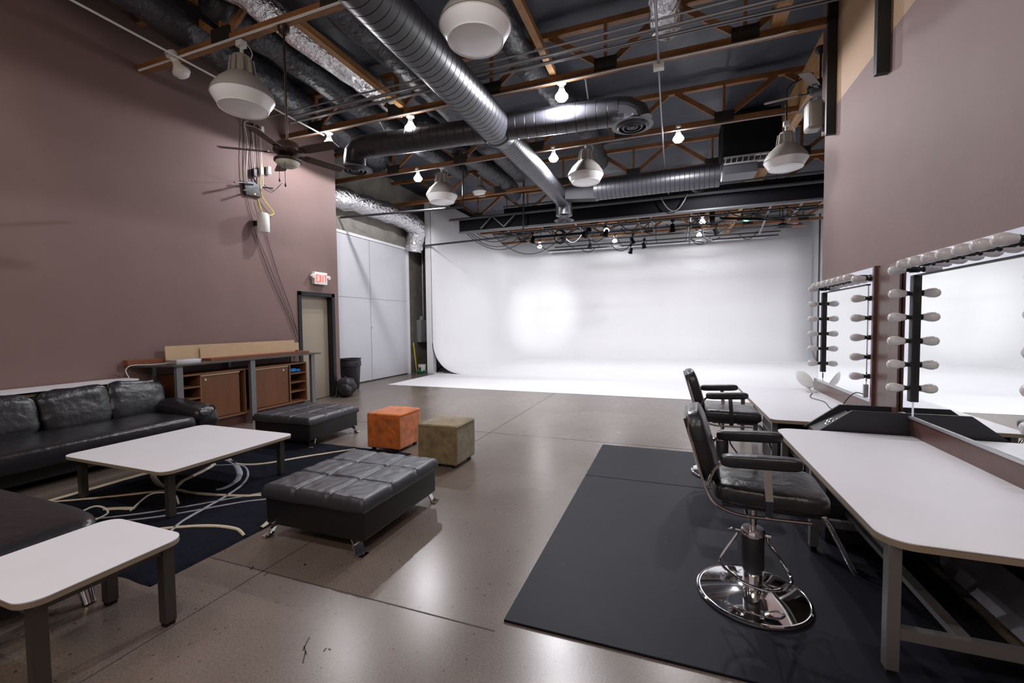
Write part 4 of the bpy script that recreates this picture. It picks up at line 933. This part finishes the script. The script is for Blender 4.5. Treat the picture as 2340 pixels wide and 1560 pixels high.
# desks
def desk(label, x0, y0, x1, y1, legs, h=.645, rc=.12):
    t = thing('vanity_desk', label, 'desk', ((x0+x1)/2, (y0+y1)/2, 0))
    o1 = rrect(x0, y0, x1, y1, rc)
    o1 = [(x, y) if x < x1-rc else (x1, y) for x, y in o1]; q = []
    for p in o1:
        if not q or (abs(q[-1][0]-p[0])+abs(q[-1][1]-p[1])) > 1e-4: q.append(p)
    if x0+rc > 0: pass
    bm = BM(); slab(bm, q, h-.034, h-.005); tp = obj('table_top', bm, 'table_edge', t, angle=50)
    bm = BM(); slab(bm, q, h-.007, h); obj('laminate', bm, 'table_top', tp, angle=50)
    xl, xr = x0+.055, x1-.22; zb = .215
    for y in legs:
        for x in (xl, xr):
            bm = BM(); box(bm, x-.025, y-.025, .045, x+.025, y+.025, h-.034, .003); lg = obj('leg', bm, 'leg_grey', t, smooth=False)
            bm = BM(); box(bm, x-.018, y-.018, .014, x+.018, y+.018, .045); obj('leg_foot', bm, 'black_paint', lg, smooth=False)
        bm = BM(); bar(bm, (xl, y, zb), (xr, y, zb), .04, .05); obj('cross_bar', bm, 'leg_grey', t, smooth=False)
    bm = BM(); bar(bm, ((xl+xr)/2-.1, legs[0], zb+.02), ((xl+xr)/2-.1, legs[-1], zb+.02), .05, .03); obj('stretcher', bm, 'leg_grey', t, smooth=False)
    bm = BM()
    for x in (xl, xr): bar(bm, (x, legs[0], h-.06), (x, legs[-1], h-.06), .035, .05)
    obj('top_rail', bm, 'leg_grey', t, smooth=False)
    return t
desk('near white make-up desk running out of the picture at right', .865, 2.27, XR-.012, 4.38, (2.33, 3.45, 4.28))
desk('far white make-up desk with the round mirror on it', .90, 4.74, XR-.012, 7.03, (4.86, 5.9, 6.9), rc=.07)
# dark cabinets under desks
t = thing('drawer_unit', 'dark grey drawer cabinet under the far desk', 'cabinet', (1.2, 6.0, 0))
bm = BM(); box(bm, 1.02, 5.2, .02, 1.58, 5.82, .56, .006); obj('carcass', bm, 'bag', t, smooth=False)
bm = BM()
for z in (.2, .38): box(bm, 1.012, 5.23, z-.002, 1.02, 5.79, z+.002)
obj('drawer_gap', bm, 'grey_box', t, smooth=False)
t = thing('tool_case', 'black case stored under the near desk', 'case', (1.3, 3.8, 0))
bm = BM(); box(bm, 1.03, 3.6, .02, 1.5, 4.1, .46, .01); obj('case_body', bm, 'bag', t)
bm = BM(); box(bm, 1.015, 3.75, .30, 1.03, 3.9, .34); obj('latch', bm, 'conduit', t)
bm = BM(); prism(bm, [(1.60, 1.8, .03), (1.73, 1.8, .22), (1.74, 1.8, .21), (1.612, 1.8, .02)], (0, 2.5, 0)); tag(obj('metal_sheet', bm, 'sheet', smooth=False), 'scuffed grey metal sheet leaning at the wall base under the near desk', 'panel')
# ledge boards, pilaster
bm = BM(); box(bm, XR-.012, 2.0, .60, XR, 4.42, .795); struct('trim_8', bm, 'wall_trim', 'brown splash board below the near mirror', smooth=False)
bm = BM(); box(bm, XR-.012, 4.74, .60, XR, 7.0, .80); struct('trim_9', bm, 'wall_trim', 'brown splash board below the far mirror', smooth=False)
bm = BM(); box(bm, XR-.045, 5.075, .62, XR, 5.115, 2.11, .003); box(bm, XR-.02, 4.60, .62, XR, 5.075, 2.09); box(bm, XR-.035, 4.60, .62, XR, 4.80, 2.09, .012, 3)
struct('trim_10', bm, 'wall_trim', 'brown board post between the two mirrors', smooth=False)
# vanity mirrors
def bulb_part(par, c, first=[None, None]):
    """frosted bulb pointing to -x from the wall, with two-pin dark socket"""
    x, y, z = c
    bm = BM(); lathe(bm, [(.0, -.172), (.018, -.170), (.030, -.161), (.038, -.142), (.039, -.122), (.036, -.100), (.029, -.082), (.025, -.062)], (x, y, z), 22, (1, 0, 0)); b = obj('light_bulb', bm, 'bulb_off', par)
    bm = BM(); lathe(bm, [(.022, -.066), (.024, -.055), (.018, -.05), (.018, -.035), (.025, -.03), (.025, -.004)], (x, y, z), 14, (1, 0, 0)); obj('socket', bm, 'black_paint', b)
def vanity(label, y0, y1, zb=.80, zt=2.11):
    t = thing('vanity_mirror', label, 'mirror', (XR, (y0+y1)/2, zb), group='bulb-lit make-up mirrors')
    bm = BM(); box(bm, XR-.012, y0, zb, XR-.002, y1, zt); obj('backing_strip', bm, 'strip', t, smooth=False)
    s = .17
    bm = BM(); box(bm, XR-.018, y0+s, zb+.012, XR-.0125, y1-s, zt-s); obj('mirror_glass', bm, 'mirror', t, smooth=False)
    bm = BM(); box(bm, XR-.045, y1-s-.055, zb+.13, XR-.012, y1-s+.005, zt-s+.01, .004); obj('frame_bar', bm, 'black_paint', t)
    bm = BM(); box(bm, XR-.03, y0+s, zt-s, XR-.012, y1-s, zt-s+.014); obj('frame_bar', bm, 'black_paint', t)
    bm = BM(); box(bm, XR-.03, y0, zb-.012, XR-.002, y1, zb+.008); obj('bottom_rail', bm, 'silver_flat', t, smooth=False)
    bm = BM(); box(bm, XR-.025, y1-s-.03, zb, XR-.012, y1-s, zb+.13); obj('switch_plate', bm, 'strip', t, smooth=False)
    for k in range(6):
        bulb_part(t, (XR-.012, y1-s+.02 if k == 0 else y1-s+.0, 2.0-.1925*k)); bulb_part(t, (XR-.012, y0+.08, 2.0-.1925*k))
    n = int((y1-y0-s-.2)/.18)
    for k in range(n): bulb_part(t, (XR-.012, y1-s-.12-.18*k, 2.035))
    return t
vanity('near large make-up mirror with bulbs, cut by the right edge', 2.86, 4.575)
vanity('far make-up mirror with bulbs at the end of the brown wall', 5.12, 6.80)
# trough organiser between the desks
t = thing('tool_trough', 'black slanted tray box between the two desks', 'organiser', (1.5, 4.56, .6))
for y in (4.415, 4.70):
    bm = BM(); prism(bm, [(1.16, y, .60), (1.44, y, .825), (1.835, y, .825), (1.835, y, .60)], (0, .022, 0)); obj('side_panel', bm, 'bag', t, smooth=False)
bm = BM(); prism(bm, [(1.20, 4.437, .61), (1.47, 4.437, .78), (1.49, 4.437, .77), (1.22, 4.437, .60)], (0, .263, 0)); obj('sloped_tray', bm, 'bag', t, smooth=False)
bm = BM(); box(bm, 1.48, 4.437, .70, 1.835, 4.70, .72); obj('shelf', bm, 'bag', t, smooth=False)
bm = BM(); box(bm, 1.20, 4.44, .05, 1.80, 4.70, .60); obj('pedestal', bm, 'leg_dark', t, smooth=False)
for k, (x, y, z) in enumerate(((1.30, 4.52, .685), (1.33, 4.58, .70), (1.36, 4.53, .715))):
    bm = BM(); tube(bm, [(x+.022*math.cos(a), y+.022*math.sin(a), z+.014*math.cos(a)) for a in (2*PI*i/14 for i in range(14))], .005, 6, closed=True)
    tag(obj('chrome_ring', bm, 'chrome'), ['chrome ring lowest in the slanted black tray', 'chrome ring in the middle of the slanted black tray', 'chrome ring highest in the slanted black tray'][k], 'ring', 'chrome rings in the tray')
# round mirror
t = thing('round_mirror', 'round white-backed tabletop mirror on the far desk', 'mirror', (1.66, 6.75, .645))
ax = Vector((.72, .35, .42)).normalized(); c = Vector((1.66, 6.75, .80))
bm = BM(); lathe(bm, [(0, -.045), (.06, -.035), (.11, -.012), (.135, .01), (.135, .02), (.125, .022)], c, 32, ax); obj('back_shell', bm, 'white_plastic', t)
bm = BM(); lathe(bm, [(.125, .021), (0, .0215)], c, 32, ax, caps=False); obj('mirror_face', bm, 'mirror', t)
bm = BM(); bar(bm, c+Vector((.02, 0, -.06)), (1.73, 6.72, .655), .03, .02); slab(bm, rrect(1.66, 6.66, 1.80, 6.78, .03), .645, .66); obj('stand', bm, 'white_plastic', t)
bm = BM(); tube(bm, smooth_path([(1.72, 6.6, .65), (1.6, 6.2, .652), (1.66, 5.9, .652), (1.60, 5.5, .652), (1.64, 5.2, .652)], 7), .004, 6); tag(obj('thin_cable', bm, 'cable'), 'thin black cable lying along the far desk', 'cable')
bm = BM(); tube(bm, smooth_path([(1.78, 5.18, .86), (1.72, 5.2, .87), (1.66, 5.22, .80), (1.62, 5.24, .70), (1.6, 5.2, .652)], 7), .005, 6); tag(obj('thin_cable', bm, 'cable'), 'black cable arching from the mirror corner to the far desk', 'cable')
bm = BM(); box(bm, 1.775, 5.165, .83, XR-.035, 5.195, .96, .004); tag(obj('power_outlet', bm, 'silver_flat'), 'small outlet at the lower corner of the far mirror', 'outlet')

# --- styling chair
def styling_chair():
    t = thing('styling_chair', 'x', 'chair', (0, 0, 0), group='black salon styling chairs')
    # base
    bm = BM(); lathe(bm, [(0, 0), (.290, 0), (.297, .006), (.295, .016), (.287, .021), (.279, .018), (.275, .019), (.20, .034), (.12, .048), (.07, .056), (0, .057)], (0, 0, .0), 56); obj('base_plate', bm, 'chrome', t)
    bm = BM(); lathe(bm, [(.050, .05), (.050, .20), (.048, .20)], (0, 0, 0), 28); obj('pump_collar', bm, 'chrome', t)
    bm = BM(); lathe(bm, [(.056, .17), (.060, .17), (.060, .36), (.056, .365)], (0, 0, 0), 28); obj('pump_sleeve', bm, 'bag', t)
    bm = BM(); lathe(bm, [(.058, .355), (.064, .36), (.064, .385), (.055, .40), (0, .40)], (0, 0, 0), 28); obj('pump_cap', bm, 'chrome', t)
    bm = BM(); lathe(bm, [(.019, .40), (.019, .55)], (0, 0, 0), 16); obj('lift_rod', bm, 'chrome', t)
    pts = [(-.075, 0, .37), (-.085, 0, .34), (-.165, -.02, .20), (-.15, -.07, .17), (-.06, -.13, .14), (.05, -.15, .13), (.14, -.12, .14), (.185, -.05, .16), (.15, 0, .22), (.08, 0, .32), (.075, 0, .36)]
    bm = BM(); tube(bm, smooth_path(pts, 6), .008, 8); lv = obj('pump_lever', bm, 'chrome', t)
    bm = BM(); tube(bm, [(-.09, 0, .375), (.09, 0, .365)], .01, 8); lathe(bm, [(0, 0), (.014, .005), (0, .03)], (-.10, 0, .37), 10, (-1, 0, 0)); obj('pivot_pin', bm, 'chrome', lv)
    # seat
    bm = BM(); pillow(bm, (.055, 0, .652), .27, .25, .056, .28, 44, 22, wr=.015, seed=1, rot=Matrix.Rotation(.03, 3, 'Y')); obj('seat', bm, 'leather', t)
    bm = BM(); box(bm, -.17, -.21, .580, .28, .21, .605, .006); obj('seat_pan', bm, 'bag', t)
    bm = BM(); box(bm, -.10, -.06, .54, .10, .06, .57, .004); tube(bm, [(-.05, -.24, .555), (-.05, .24, .555)], .01, 8); obj('mount_plate', bm, 'chrome', t)
    # backrest, leaning
    R_ = Matrix.Rotation(math.radians(-16), 3, 'Y')
    bm = BM(); c = Vector((-.268, 0, .885))
    pillow(bm, c, .052, .235, .205, .38, 36, 30, rot=R_, wr=.015, seed=7); obj('backrest', bm, 'leather', t)
    bm = BM(); cc = c+R_ @ Vector((-.045, 0, 0)); box(bm, cc.x-.01, -.20, cc.z-.18, cc.x+.006, .20, cc.z+.18, .004, rot=R_); obj('back_shell', bm, 'bag', t)
    for s in (-1, 1):
        bm = BM(); pts = [(-.345, s*.19, 1.05), (-.33, s*.215, .95), (-.285, s*.235, .78), (-.25, s*.245, .68), (-.20, s*.245, .60), (-.10, s*.24, .56), (.05, s*.22, .552), (.24, s*.2, .552)]
        tube(bm, smooth_path(pts, 6), .009, 8); obj('side_frame', bm, 'chrome', t)
        bm = BM(); pillow(bm, (.0, s*.275, .862), .185, .038, .032, .30, 32, 16, rot=Matrix.Rotation(-.04, 3, 'Y')); ar = obj('armrest', bm, 'leather', t)
        bm = BM(); bar(bm, (.03, s*.275, .84), (.045, s*.262, .66), .008, .035); bar(bm, (.045, s*.262, .66), (.05, s*.22, .555), .008, .035); obj('arm_strap', bm, 'chrome', ar, smooth=False)
        bm = BM(); tube(bm, smooth_path([(-.16, s*.275, .85), (-.21, s*.268, .80), (-.245, s*.255, .70)], 5), .009, 8); obj('arm_tube', bm, 'chrome', ar)
    bm = BM(); n = .09
    tube(bm, smooth_path([(.12, -n, .555), (.29, -n, .555), (.335, -n, .53), (.40, -.06, .40), (.465, -.035, .26), (.475, 0, .245), (.465, .035, .26), (.40, .06, .40), (.335, n, .53), (.29, n, .555), (.12, n, .555)], 5), .011, 10)
    fr = obj('footrest', bm, 'chrome', t)
    bm = BM(); tube(bm, [(.405, -.062, .39), (.405, .062, .39)], .014, 8); obj('foot_bar', bm, 'bag', fr)
    return t
sc = styling_chair(); sc.location = (.44, 2.75, .014); sc['label'] = 'nearer black and chrome styling chair on the rubber mat'; sc.rotation_euler = (0, 0, math.radians(-3))
dup(sc, (.49, 4.88, .014), math.radians(2), 'farther black and chrome styling chair facing the far desk')
